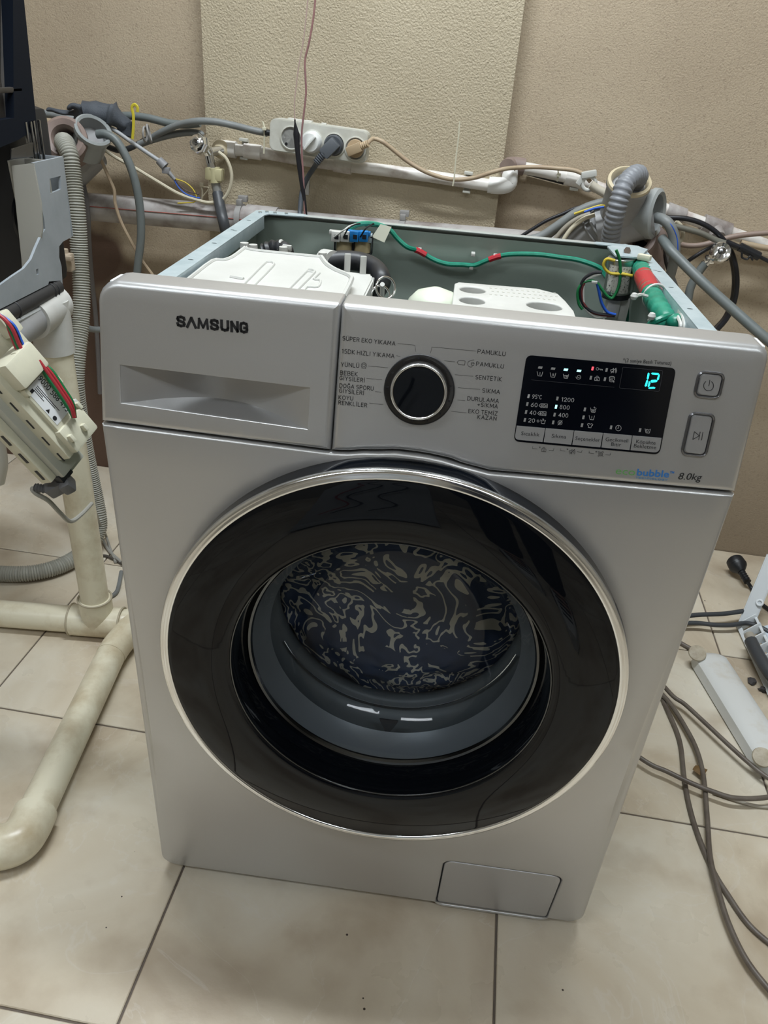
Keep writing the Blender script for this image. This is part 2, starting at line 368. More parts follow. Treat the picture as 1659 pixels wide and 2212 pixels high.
def thing(name, label, cat, loc, group=None):
    o = bpy.data.objects.new(name, None); col.objects.link(o); o.location = Vector(loc); o.empty_display_size = .03
    o['label'] = label; o['category'] = cat; o['_w'] = tuple(loc)
    if group: o['group'] = group
    return o
def single(name, vf, m, label, cat, group=None, **k):
    o = O(name, vf, m, **k); o['label'] = label; o['category'] = cat
    if group: o['group'] = group
    return o
# ---------------------------------------------------------------- setting
def slab(name, X0, X1, Y0, Y1, Z0, Z1, m):
    V = [RW(x, y, z) for x in (X0, X1) for y in (Y0, Y1) for z in (Z0, Z1)]
    F = [(0, 1, 3, 2), (4, 6, 7, 5), (0, 4, 5, 1), (2, 3, 7, 6), (0, 2, 6, 4), (1, 5, 7, 3)]
    me = bpy.data.meshes.new(name); me.from_pydata([tuple(v) for v in V], [], F)
    me.materials.append(m); o = bpy.data.objects.new(name, me); col.objects.link(o); o['kind'] = 'structure'; o['_w'] = (0, 0, 0)
    bm = bmesh.new(); bm.from_mesh(me); bmesh.ops.recalc_face_normals(bm, faces=bm.faces); bm.to_mesh(me); bm.free()
    return o
XL, XR, YF, ZC = -2.35, 2.35, -2.9, 2.6
slab('wall_back', XL - .1, XR + .1, YW, YW + .12, -.02, ZC, wallm)
slab('trim_1', -.587, .045, YW - .04, YW, -.0, ZC, pillm)          # shallow pillar
slab('wall_left', XL - .1, XL, YF, YW, -.02, ZC, plaster)
slab('wall_right', XR, XR + .1, YF, YW, -.02, ZC, plaster)
slab('wall_front', XL - .1, XR + .1, YF - .1, YF, -.02, ZC, plaster)
slab('ceiling', XL - .1, XR + .1, YF - .1, YW + .12, ZC, ZC + .08, ceilm)
floor = slab('floor', XL, XR, YF, YW, -.06, -.003, grout)
GX, GY, GS = -.27365, .25364, .45595
tm = None; gap = .0034
tiles = {}
for i in range(-5, 7):
    for j in range(-7, 3):
        x0, x1 = GX + i * GS, GX + (i + 1) * GS; y0, y1 = GY + (j - 1) * GS, GY + j * GS
        x0, x1, y0, y1 = max(x0, XL), min(x1, XR), max(y0, YF), min(y1, YW)
        if x1 - x0 < .03 or y1 - y0 < .03: continue
        key = (round(x1 - x0, 3), round(y1 - y0, 3))
        if key not in tiles:
            V, F = rbox((0, 0, 0), (x1 - x0 - gap, y1 - y0 - gap, .010), .0012, seg=1)
            me = bpy.data.meshes.new('tile'); me.from_pydata([tuple(v) for v in V], [], F); me.materials.append(tilem); tiles[key] = me
        o = bpy.data.objects.new('tile', tiles[key]); col.objects.link(o); o.parent = floor
        o.location = RW((x0 + x1) / 2, (y0 + y1) / 2, -.005 + rnd.uniform(-.0003, .0)); o.rotation_euler = (0, 0, GA)
for (X, Y, Z, l, w, pw, c) in LIGHTS:
    o = thing('tube_lamp', {0: 'ceiling tube lamp above the washing machine'}.get(LIGHTS.index((X, Y, Z, l, w, pw, c)), 'ceiling tube lamp, %s of the pair behind the viewer' % ('left' if X < 0 else 'right')), 'lamp', RW(X, Y, Z))
    Rz = Matrix.Rotation(GA, 3, 'Z')
    O('housing', rbox(RW(X, Y, Z + .04), (l + .04, w + .04, .05), .006, Rz), ceilm, o)
    for s in (-1, 1): O('tube', cyl(RW(X - l / 2, Y + s * .045, Z), RW(X + l / 2, Y + s * .045, Z), .013), tubem, o)
# ================================================================ WASHING MACHINE
wm = thing('washing_machine', 'silver front loading washing machine with its top lid removed and control panel lit', 'washing machine', (0, .3, 0))
HW = .2985
def fy(z): return -.009 + (.12 if z > .43 else .19) * (z - .43) ** 2
SEAM = [(-.30, .7149), (-.0752, .7112), (-.064, .7120), (-.04, .7155), (-.012, .7187), (.010, .7184), (.0314, .7166), (.055, .7115), (.0756, .7088), (.10, .7095), (.30, .7146)]
def seam(x):
    for (a, b), (c, d) in zip(SEAM, SEAM[1:]):
        if x <= c:
            t = (x - a) / (c - a); t = t * t * (3 - 2 * t) if -.07 < a < .07 else t
            return b + (d - b) * t
    return SEAM[-1][1]
def panel_outline(x0, x1, zb, zt, rb, rt, k=5, nb=40, top_seam=False, bot_seam=False, rl=None, rr=None):
    """outline running counter clockwise as function of inset d"""
    def f(d):
        a, b = x0 + d, x1 - d; out = []
        xs = [a + (b - a) * i / nb for i in range(nb + 1)]
        def corner(cx, cz, r, a0):
            return [(cx + r * math.cos(math.radians(a0 + 90 * i / k)), cz + r * math.sin(math.radians(a0 + 90 * i / k))) for i in range(k + 1)]
        r = lambda q: max(q - d, .0002)
        if bot_seam: out += [(x, seam(min(max(x, x0), x1)) + zb + d) for x in xs]
        else:
            R = r(rb); out += corner(a + R, zb + d + R, R, 180) + corner(b - R, zb + d + R, R, 270)
        if top_seam: out += [(x, seam(x) - zt - d) for x in reversed(xs)]
        else:
            R1 = r(rt if rr is None else rr); R2 = r(rt if rl is None else rl)
            out += corner(b - R1, zt - d - R1, R1, 0) + corner(a + R2, zt - d - R2, R2, 90)
        return out
    return f
def circle(cx, cz, r, n=72):
    return lambda d: [(cx + (r + d) * math.cos(2 * math.pi * i / n), cz + (r + d) * math.sin(2 * math.pi * i / n)) for i in range(n)]
def hole_rr(cx, cz, w, h, r): return lambda d: rrect(cx, cz, w + 2 * d, h + 2 * d, r + d)
DZ = .468                                   # door centre height
FCX = .0
# filter flap corners from the photograph put on the front surface
def PF(u, v):
    z = .1
    for _ in range(6): q = Y_(u, v, fy(z)); z = q.z
    return q
c4 = [PF(957, 1865), PF(1209, 1889), PF(1190, 1982), PF(942, 1958)]
fx = sum(p.x for p in c4) / 4; fz = sum(p.z for p in c4) / 4; fw = ((c4[1].x - c4[0].x) + (c4[2].x - c4[3].x)) / 2; fh = ((c4[0].z - c4[3].z) + (c4[1].z - c4[2].z)) / 2
HZ = PF(870, 1007).z - .2505
posf = lambda x, z, d: Vector((x, fy(z) + d, z))
body = sheet(panel_outline(-HW, HW, .014, .0012, .022, .004, top_seam=True), [circle(0, HZ, .2505), hole_rr(fx, fz, fw + .001, fh + .001, .012)], posf, .03, R=.004, grid=.028, holeR=.003)
fp = O('front_panel', body, silver, wm)
flap = O('filter_door', sheet(lambda d: rrect(fx, fz, fw - .002 - 2 * d, fh - .002 - 2 * d, .0115 - min(d, .009)), [], lambda x, z, d: Vector((x, fy(z) + .0005 + d, z)), .01, R=.0015, grid=.02), silver2, wm)
# --- upper panels lean back a little
SL = .2; ZS = .715
def pp_y(z):
    return SL * (z - ZS)
def PP(u, v):
    n = Vector((0, 1, -SL)); return pln(u, v, (0, 0, ZS), n)
NP = Vector((0, -1, SL)).normalized(); UP = Vector((0, SL, 1)).normalized()
posp = lambda x, z, d: Vector((x, SL * (z - ZS) + d, z))
# detergent drawer front with grip recess
hq = [PP(258, 788), PP(668, 838), PP(665, 928), PP(262, 871)]
hx0 = (hq[0].x + hq[3].x) / 2; hx1 = (hq[1].x + hq[2].x) / 2; hz1 = (hq[0].z + hq[1].z) / 2; hz0 = (hq[3].z + hq[2].z) / 2
tilt_t = (hq[1].z - hq[0].z); tilt_b = (hq[2].z - hq[3].z)
def grip(d): return [(hx0 - d, hz0 - tilt_b / 2 - d), (hx1 + d, hz0 + tilt_b / 2 - d), (hx1 + d, hz1 + tilt_t / 2 + d), (hx0 - d, hz1 - tilt_t / 2 + d)]
XD = -.0757
drawer = O('detergent_drawer', sheet(panel_outline(-HW, XD - .0006, .001, .845, .004, .02, bot_seam=True, rr=.003), [grip], posp, .034, R=.006, grid=.02, seg=5, holeR=.0008), silver, wm)
def gripshape():
    V, F = [], []; n = 40; m = 8
    zb = lambda x: hz0 + tilt_b * ((x - hx0) / (hx1 - hx0) - .5); zt = lambda x: hz1 + tilt_t * ((x - hx0) / (hx1 - hx0) - .5)
    def dep(t): return .0006 + .038 * (math.sin(math.pi * min(1, max(0, t))) ** 1.15)
    for i in range(n + 1):
        t = i / n; x = hx0 + (hx1 - hx0) * t; D = dep(t)
        r = []
        for k in range(m + 1):                      # floor going in
            q = k / m; V.append(posp(x, zb(x) - .0004 + .002 * q * min(1, D / .02), .0004 + D * q))
        for k in range(1, m + 1):                   # back wall going up, leaning slightly
            q = k / m; V.append(posp(x, zb(x) + (zt(x) - zb(x)) * q, .0004 + D))
        V.append(posp(x, zt(x) + .0006, .0))
    w = 2 * m + 2
    for i in range(n):
        for k in range(w - 1): F.append((i * w + k, (i + 1) * w + k, (i + 1) * w + k + 1, i * w + k + 1))
    return V, F
O('grip_recess', gripshape(), silver, drawer, sharp=50)
panel = O('control_panel', sheet(panel_outline(XD + .0006, HW, .001, .845, .004, .012, bot_seam=True, rl=.003), [], posp, .034, R=.006, grid=.02, seg=5), silver, wm)
# flat top flange behind the two upper panels
O('panel_top', join(rbox(((-HW + XD) / 2, .043, .8405), (XD + HW - .02, .026, .007), .002), rbox(((HW + XD) / 2, .043, .8405), (HW - XD - .008, .026, .007), .002)), mat('pale top of panel', (.84, .88, .90), .4, 0), wm)  # near-white colour paints the overhead light onto the silver panels' top
# --- printed text
def text_mesh(s, bold=0., cw=1., sp=1.):
    cu = bpy.data.curves.new('t', 'FONT'); cu.body = s; cu.size = 1; cu.offset = bold; cu.space_character = sp; cu.resolution_u = 3; cu.extrude = .004
    o = bpy.data.objects.new('t', cu); me = bpy.data.meshes.new_from_object(o)
    V = [v.co.copy() for v in me.vertices]; F = [tuple(p.vertices) for p in me.polygons]
    bpy.data.objects.remove(o); bpy.data.curves.remove(cu); bpy.data.meshes.remove(me); return V, F
def put_text(s, pl, pr, n, m, parent, name='lettering', hs=None, bold=0., shear=0., off=.0003, sp=1.):
    """baseline from world point pl to pr; hs = cap height (m) or None for natural"""
    V, F = text_mesh(s, bold, sp=sp); x0 = min(v.x for v in V); x1 = max(v.x for v in V)
    U = (pr - pl); wd_ = U.length; U.normalize(); Vv = Vector(n).cross(U).normalized(); k = wd_ / (x1 - x0); ky = k
    if hs:
        hmax = .73; ky = hs / hmax
    return O(name, ([pl + U * ((v.x - x0) * k + shear * v.y * ky) + Vv * (v.y * ky) + n * (off + v.z * .01) for v in V], F), m, parent)
def _a(cx, cy, rx_, ry_, a0, a1, n=8): return [(cx + rx_ * math.cos(math.radians(a0 + (a1 - a0) * i / n)), cy + ry_ * math.sin(math.radians(a0 + (a1 - a0) * i / n))) for i in range(n + 1)]
_O = _a(.33, .5, .33, .5, 90, 450, 16)
_U = [(0, 1)] + _a(.29, .3, .29, .3, 180, 360, 8) + [(.58, 1)]
_G = _a(.33, .5, .33, .5, 50, 270, 10) + [(.5, .06), (.6, .14), (.6, .46), (.34, .46)]
_S = _a(.27, .74, .25, .26, 40, 250, 8) + _a(.27, .26, .26, .26, 80, -140, 8)
SF = {'A': (.66, [[(0, 0), (.33, 1), (.66, 0)], [(.11, .33), (.55, .33)]]), 'B': (.55, [[(0, 0), (0, 1)] + _a(.28, .76, .22, .24, 90, -90, 6) + [(0, .52)], [(.28, .52)] + _a(.3, .26, .25, .26, 90, -90, 6) + [(0, 0)]]),
      'C': (.6, [_a(.33, .5, .33, .5, 50, 310, 12)]), 'D': (.62, [[(0, 0), (0, 1)] + _a(.25, .5, .37, .5, 90, -90, 10) + [(0, 0)]]), 'E': (.46, [[(.46, 1), (0, 1), (0, 0), (.46, 0)], [(0, .52), (.4, .52)]]),
      'G': (.6, [_G]), 'Ğ': (.6, [_G, _a(.33, 1.22, .13, .1, 180, 360, 5)]), 'H': (.58, [[(0, 0), (0, 1)], [(.58, 0), (.58, 1)], [(0, .52), (.58, .52)]]), 'I': (.1, [[(.05, 0), (.05, 1)]]), 'İ': (.1, [[(.05, 0), (.05, 1)], [(.05, 1.17), (.05, 1.2)]]),
      'K': (.54, [[(0, 0), (0, 1)], [(.5, 1), (.02, .5), (.54, 0)]]), 'L': (.44, [[(0, 1), (0, 0), (.44, 0)]]), 'M': (.74, [[(0, 0), (.04, 1), (.37, .25), (.70, 1), (.74, 0)]]), 'N': (.6, [[(0, 0), (0, 1), (.6, 0), (.6, 1)]]),
      'O': (.66, [_O]), 'P': (.52, [[(0, 0), (0, 1)] + _a(.25, .73, .27, .27, 90, -90, 6) + [(0, .46)]]), 'R': (.55, [[(0, 0), (0, 1)] + _a(.25, .75, .26, .25, 90, -90, 6) + [(0, .5)], [(.26, .5), (.55, 0)]]),
      'S': (.53, [_S]), 'T': (.54, [[(0, 1), (.54, 1)], [(.27, 1), (.27, 0)]]), 'U': (.58, [_U]), 'Ü': (.58, [_U, [(.17, 1.17), (.17, 1.2)], [(.41, 1.17), (.41, 1.2)]]), 'Y': (.58, [[(0, 1), (.29, .48), (.58, 1)], [(.29, .48), (.29, 0)]]),
      'Z': (.52, [[(0, 1), (.52, 1), (0, 0), (.52, 0)]]), '+': (.5, [[(0, .4), (.5, .4)], [(.25, .15), (.25, .65)]]), '°': (.2, [_a(.1, .88, .1, .1, 0, 360, 8)]),
      '0': (.52, [_a(.26, .5, .26, .5, 90, 450, 14)]), '1': (.28, [[(0, .8), (.2, 1), (.2, 0)]]), '2': (.5, [_a(.25, .73, .25, .27, 170, -30, 8) + [(0, 0), (.5, 0)]]), '4': (.56, [[(.42, 0), (.42, 1), (0, .26), (.56, .26)]]),
      '5': (.5, [[(.45, 1), (.08, 1), (.04, .56)] + _a(.22, .3, .27, .3, 100, -130, 8)]), '6': (.52, [_a(.26, .3, .26, .3, 90, 450, 12), [(.42, 1), (.14, .66), (.01, .36)]]), '8': (.5, [_a(.25, .75, .21, .24, 90, 450, 10), _a(.25, .27, .25, .27, 90, 450, 10)]), '9': (.52, [_a(.26, .7, .26, .3, 90, 450, 12), [(.1, 0), (.38, .34), (.51, .64)]])}
def stroke_text(s, pl, pr, n, m, parent, h, off, w=.00046):
    x = 0; items = []
    for c in s:
        if c == ' ': x += .30; continue
        wd, L = SF[c]; items += [[(x + a, b) for a, b in l] for l in L]; x += wd + .27
    x -= .27; U = (pr - pl); k = U.length / x; U.normalize(); Vv = Vector(n).cross(U).normalized()
    return strokes([[(a, b) for a, b in l] for l in items], lambda a, b: (a, b), w, m, parent=parent, off=off, name='lettering', plane=lambda a, b: pl + U * (a * k) + Vv * (b * h), n=Vector(n))
def strokes(lines, fn, w, m, parent=None, off=.0003, name='symbol', plane=PP, n=NP):
    V, F = [], []
    for L in lines:
        P = [plane(*fn(*q)) + n * off for q in L]
        for a, b in zip(P, P[1:]):
            d = (b - a); 
            if d.length < 1e-6: continue
            d.normalize(); s = n.cross(d) * (w / 2); e = d * (w * .35); k = len(V)
            V += [a - e + s, a - e - s, b + e - s, b + e + s]; V += [q + n * .0001 for q in V[-4:]]
            F += [(k + 4, k + 5, k + 6, k + 7), (k, k + 1, k + 5, k + 4), (k + 1, k + 2, k + 6, k + 5), (k + 2, k + 3, k + 7, k + 6), (k + 3, k, k + 4, k + 7)]
    return O(name, (V, F), m, parent or panel)
def T(s, a, b, m=None, h=None, **k):
    if all(c in SF or c == ' ' for c in s) and not k.get('shear') and not k.get('bold'):
        return stroke_text(s, PP(*a), PP(*b), NP, m or ink, k.get('parent', panel), h or .0035, k.get('off', .0003))
    k.setdefault('bold', 0)
    pl, pr = PP(*a), PP(*b)
    return put_text(s, pl, pr, NP, m or ink, k.pop('parent', panel), hs=h, **k)
def crop(ox, oy, s): return lambda x, y: (ox + x * s, oy + y * s)
A = crop(700, 700, .25316); B = crop(1100, 740, .22905); Cc = crop(1300, 740, .2164)
def arc(cx, cy, r, a0=0, a1=360, n=18, ry=None): return [(cx + r * math.cos(math.radians(a0 + (a1 - a0) * i / n)), cy + (ry or r) * math.sin(math.radians(a0 + (a1 - a0) * i / n))) for i in range(n + 1)]
ds = .00335
HC = .0042
for s, a, b in [('SÜPER EKO YIKAMA', (158, 137), (606, 183)), ('15DK HIZLI YIKAMA', (153, 247), (598, 290)), ('YÜNLÜ', (145, 360), (298, 371)), ('BEBEK', (138, 430), (285, 444)), ('GİYSİLERİ', (133, 475), (345, 497)),
                ('DOĞA SPORU', (132, 540), (420, 566)), ('GİYSİLERİ', (130, 583), (338, 605)), ('KOYU', (125, 640), (246, 651)), ('RENKLİLER', (123, 685), (366, 709)),
                ('PAMUKLU', (1310, 249), (1545, 272)), ('PAMUKLU', (1298, 355), (1530, 378)), ('SENTETİK', (1292, 468), (1514, 488)), ('SIKMA', (1350, 582), (1497, 596)),
                ('DURULAMA', (1223, 650), (1488, 673)), ('+SIKMA', (1308, 700), (1479, 719)), ('EKO TEMİZ', (1232, 757), (1476, 780)), ('KAZAN', (1310, 807), (1468, 823))]:
    T(s, A(*a), A(*b), h=.0035)
strokes([[(628, 165), (775, 180), (783, 235)], [(908, 248), (921, 195), (1295, 230)], [(617, 270), (652, 276)], [(378, 357), (545, 373)], [(363, 463), (493, 475)], [(435, 576), (486, 581)], [(387, 675), (505, 687)],
         [(1027, 313), (1118, 322)], [(1118, 432), (1272, 445)], [(1143, 542), (1330, 557)], [(1137, 648), (1203, 654)], [(1087, 745), (1215, 757)]], A, .00022, ink, name='pointer_lines')
strokes([[(1135, 325), (1152, 310), (1204, 315), (1199, 350), (1147, 344), (1135, 325)]], A, .0003, ink)
strokes([arc(340, 353, 23), [(325, 350), (330, 342), (350, 344), (354, 352), (348, 364), (332, 362), (325, 350)], [(326, 372), (322, 379)], [(352, 374), (356, 381)]], A, .0003, ink)
strokes([arc(1252, 340, 27, 60, 250), [(1243, 315), (1262, 308), (1280, 305)], arc(1268, 340, 14, -10, -330, 14), [(1254, 340), (1281, 337)]], A, .0003, ink)
# big maker's lettering
GL = {'S': [(.97, .72), (.90, .92), (.5, 1), (.10, .92), (.03, .76), (.14, .60), (.86, .40), (.97, .24), (.9, .08), (.5, 0), (.10, .08), (.03, .28)],
      'G': [(.97, .72), (.90, .92), (.5, 1), (.10, .92), (.03, .7), (.03, .3), (.10, .08), (.5, 0), (.9, .08), (.97, .28), (.97, .47), (.55, .47)],
      'U': [(.03, 1.04), (.03, .28), (.10, .08), (.5, 0), (.9, .08), (.97, .28), (.97, 1.04)], 'N': [(.0, -.04), (.0, 1.0), (1, .0), (1, 1.04)],
      'M': [(.0, -.04), (.08, 1), (.5, .06), (.92, 1), (1, -.04)], 'Λ': [(0, -.04), (.5, 1), (1, -.04)]}
for ch, a, b in [('S', 383.5, 399), ('Λ', 404.5, 423), ('M', 429, 449), ('S', 456, 471), ('U', 478.5, 493), ('N', 500.5, 513.5), ('G', 520, 534)]:
    base = 704.3 + (a - 381.6) * .0985 
    strokes([[(a + x * (b - a) - .02 * y * 20, base - 1.2 - y * 19.5 + x * (b - a) * .0985) for x, y in GL[ch]]], lambda x, y: (x, y), .0025 if ch != 'M' else .0021, ink, parent=drawer, name='lettering')
T('eco', Cc(135, 1310), Cc(330, 1326), inkg, bold=.0, h=.0072 * .98); T('bubble', Cc(346, 1325), Cc(668, 1346), inkb, bold=.02, h=.0066)
T('TM', Cc(680, 1302), Cc(718, 1306), inkb, h=.0018); T('TECHNOLOGY', Cc(338, 1352), Cc(652, 1378), inkl, h=.0013, sp=1.9)
T('8.0kg', Cc(757, 1363), Cc(985, 1376), ink, h=.0066, shear=.2)
T('*(3 saniye Basılı Tutunuz)', B(1070, 182), B(1526, 211), h=.0034)
# --- display
def quadprism(fn, q, off, th, m, name, parent, r=0., plane=PP, n=NP):
    P = [plane(*fn(*p)) + n * off for p in q]; return O(name, prism3(P, th, n, r), m, parent)
def rpoly(q, r, k=5):
    out = []
    for i in range(len(q)):
        p0, p, p1 = Vector(q[i - 1]), Vector(q[i]), Vector(q[(i + 1) % len(q)]); rr = r[i] if isinstance(r, (list, tuple)) else r
        a = p + (p0 - p).normalized() * rr; b = p + (p1 - p).normalized() * rr
        for j in range(k + 1):
            t = j / k; out.append(tuple((1 - t) ** 2 * a + 2 * t * (1 - t) * p + t * t * b))
    return out
screen = quadprism(B, rpoly([(163, 116), (1574, 241), (1416, 1056), (40, 930)], 58), .0006, .002, displ, 'display_window', panel)
BT = [(70, 338), (344, 608), (614, 881), (888, 1156), (1162, 1434)]
def ytop(x): return 782 + (x - 70) * .0849
def ybot(x): return 912 + (x - 58) * .0925
blabels = []
for i, (x0, x1) in enumerate(BT):
    sl = .105
    q = [(x0, ytop(x0)), (x1, ytop(x1)), (x1 - 24, ybot(x1 - 24)), (x0 - 20, ybot(x0 - 20))]
    r = [2, 2, 2, 2]
    if i == 0: r[3] = 40
    if i == 4: r[2] = 50
    quadprism(B, rpoly(q, r, 4), .0012, .001, silver2, 'touch_button', panel)
def TB(s, a, b, m=ink, h=None, off=.0013, **k): T(s, B(*a), B(*b), m, h=h, off=off, **k)
for s, a, b in [('Sıcaklık', (110, 868), (283, 883)), ('Sıkma', (397, 892), (534, 903)), ('Seçenekler', (620, 915), (852, 934)), ('Gecikmeli', (904, 924), (1118, 940)), ('Bitir', (957, 970), (1050, 978)), ('Köpükte', (1192, 945), (1375, 960)), ('Bekletme', (1171, 985), (1380, 1003))]: TB(s, a, b, h=.0035)
for s, a, b in [('95°C', (217, 525), (303, 532)), ('60', (204, 602), (262, 606)), ('40', (191, 675), (249, 679)), ('20', (180, 748), (237, 753)), ('1200', (492, 551), (606, 560)), ('800', (475, 622), (563, 630)), ('400', (463, 697), (550, 705))]: TB(s, a, b, inkw, off=.0008, h=.0034)
def led(x, y, w, h, m, s=-.0): 
    quadprism(B, [(x - w / 2 + 4, y - h / 2), (x + w / 2 + 4, y - h / 2 + w * .09), (x + w / 2 - 4, y + h / 2 + w * .09), (x - w / 2 - 4, y + h / 2)], .0009, .0005, m, 'indicator_light', panel)
for x, y, m in [(292, 233, ledoff), (413, 243, ledoff), (533, 253, cyanw), (657, 264, cyanw)]: led(x, y, 38, 20, m)
for x, y, m in [(785, 243, redled), (917, 257, ledoff), (768, 330, ledoff), (901, 343, ledoff), (182, 503, inkw), (170, 578, ledoff), (158, 653, ledoff), (147, 727, ledoff), (453, 526, ledoff), (441, 603, cyanw), (427, 677, ledoff), (414, 750, ledoff), (712, 628, ledoff), (699, 703, ledoff), (685, 777, ledoff), (959, 797, ledoff), (1232, 823, ledoff)]: led(x, y, 19, 34, m)
def tub(cx, cy, s=1., inner=()):
    w, h = 26 * s, 20 * s
    L = [[(cx - w, cy - h), (cx - w * .68, cy + h), (cx + w * .62, cy + h * 1.15), (cx + w * 1.05, cy - h * .8)]]
    return L + [[(cx + a * s, cy + b * s) for a, b in q] for q in inner]
SW = .00038
sy = lambda L: strokes(L, B, SW, inkw, off=.0008)
sy(tub(288, 292, 1, [[(2, -12), (0, 10)]])); sy(tub(411, 303, 1, [[(-4, -12), (-6, 10)], [(8, -12), (6, 10)]]))
sy(tub(533, 315, .95, [[(-18, -8), (22, -6)], [(-8, -2), (-10, 12)], [(6, -2), (4, 12)], [(14, -2), (12, 12)]]))
sy([[(654 + (5 + a / 26) * math.cos(math.radians(a)), 322 + (5 + a / 26) * math.sin(math.radians(a))) for a in range(0, 560, 30)]])
sy([arc(830, 247, 12), [(842, 248), (878, 251), (877, 261)], [(864, 251), (863, 260)]])
def mute(cx, cy): return [[(cx - 26, cy - 8), (cx - 14, cy - 7), (cx + 2, cy - 20), (cx - 2, cy + 22), (cx - 16, cy + 8), (cx - 28, cy + 6), (cx - 26, cy - 8)], arc(cx + 4, cy + 2, 16, -60, 60, 6), arc(cx + 4, cy + 2, 26, -55, 55, 6), [(cx - 24, cy + 24), (cx + 26, cy - 22)]]
sy(mute(982, 262))
def lock(cx, cy, s=1.): return [[(cx + a * s, cy + b * s) for a, b in ((-22, -6), (22, -3), (20, 24), (-24, 21), (-22, -6))], [(cx + p[0] * s, cy + p[1] * s) for p in arc(0, -6, 13, 180, 360, 8)], [(cx - 8 * s, cy + 4 * s), (cx - 8 * s, cy + 7 * s)], [(cx + 7 * s, cy + 5 * s), (cx + 7 * s, cy + 8 * s)], [(cx - 7 * s, cy + 14 * s), (cx + 6 * s, cy + 15 * s)]]
sy(lock(828, 334))
sy([arc(967, 326, 25, ry=8), [(942, 326), (944, 362)], [(992, 328), (989, 350)], arc(964, 360, 22, 180, 40, 8, ry=9), [(952, 342), (951, 356)], [(962, 344), (961, 358)], [(972, 345), (971, 358)], [(974, 368), (992, 362)], [(982, 356), (985, 376)]])
for cx, cy, t in ((322, 594, '60'), (309, 668, '40')):
    sy([[(cx - 42, cy - 2), (cx - 24, cy - 20), (cx + 38, cy - 16), (cx + 36, cy + 20), (cx - 26, cy + 15), (cx - 42, cy - 2)]])
    TB(t, (cx - 26, cy + 10), (cx + 12, cy + 13), inkw, h=.0024, off=.0008); sy([arc(cx + 26, cy + 3, 7, 40, 320, 8)])
sy([arc(271, 738, 10, n=10)] + tub(318, 744, .85, [[(-18, -10), (-6, -6), (4, -12), (18, -6)], [(2, -34), (0, -18)], [(-8, -28), (10, -24)]]))
sy([arc(478, 754, 20), arc(478, 754, 9), [(458, 776), (500, 734)]])
sy(tub(791, 634, 1, [[(-20, -6), (20, -4)], [(-12, 4), (12, 6)], [(-12, 12), (10, 14)], [(10, -30), (14, -16)], [(4, -24), (20, -22)]]))
sy(tub(777, 705, .95, [[(1, -12), (-1, 8)]]))
sy([[(737, 765), (752, 760), (760, 770), (774, 763), (788, 770), (782, 782), (774, 782), (770, 802), (744, 799), (748, 780), (738, 777), (737, 765)]])
sy([arc(1028, 805, 26), [(1031, 786), (1029, 806), (1012, 804)]])
sy(tub(1304, 830, .95, [[(-18, -8), (-6, -16), (4, -6), (16, -14)]]) + [arc(1303, 830, 9)])
strokes([[(208, 350), (988, 420)]], B, .00018, mat('dim line', (.06, .06, .07), .5), off=.0008)
strokes([rpoly([(1066, 230), (1448, 264), (1412, 460), (1036, 427)], 14) + [(1066 + 3, 242)]], B, .00022, mat('dim line', (.06, .06, .07), .5), off=.0008)
# seven segment digits reading 12
def seg(q, m=cyan): quadprism(B, q, .0010, .0004, m, 'digit_segment', panel)
seg([(1305, 290), (1314, 283), (1321, 292), (1311, 342), (1301, 347), (1296, 338)])
seg([(1292, 358), (1301, 350), (1307, 358), (1296, 407), (1283, 414), (1276, 408)])
seg([(1336, 291), (1346, 283), (1404, 287), (1411, 293), (1398, 303), (1348, 300)])
seg([(1405, 304), (1413, 298), (1417, 304), (1409, 346), (1398, 354), (1390, 346)])
seg([(1330, 363), (1340, 352), (1378, 350), (1398, 358), (1385, 371), (1340, 376)])
seg([(1316, 364), (1327, 368), (1330, 378), (1320, 410), (1308, 420), (1305, 408)])
seg([(1309, 430), (1320, 420), (1360, 416), (1376, 424), (1370, 433), (1320, 435)])
# marks below the buttons
strokes([[(222, 978), (219, 998), (264, 1002)], [(374, 1014), (416, 1018), (421, 996)], [(487, 997), (484, 1017), (526, 1022)], [(640, 1028), (682, 1034), (687, 1014)], [(755, 1020), (752, 1041), (797, 1046)], [(908, 1056), (952, 1060), (957, 1038)]], B, .00022, ink)
strokes(lock(326, 1006, .95), B, .00028, ink); strokes(mute(592, 1027), B, .00028, ink)
strokes([arc(862, 1050, 18), arc(862, 1050, 8), [(875, 1063), (887, 1075)], [(840, 1035), (842, 1028), (850, 1026)], [(876, 1027), (888, 1030), (888, 1038)], [(838, 1062), (838, 1070), (846, 1072)]], B, .00028, ink)
for x, y in ((289, 986), (549, 1005), (820, 1028)): strokes([[(x - 6, y), (x + 6, y + 1)], [(x - 3, y - 5), (x + 3, y + 6)], [(x + 3, y - 5), (x - 3, y + 6)]], B, .00022, ink)
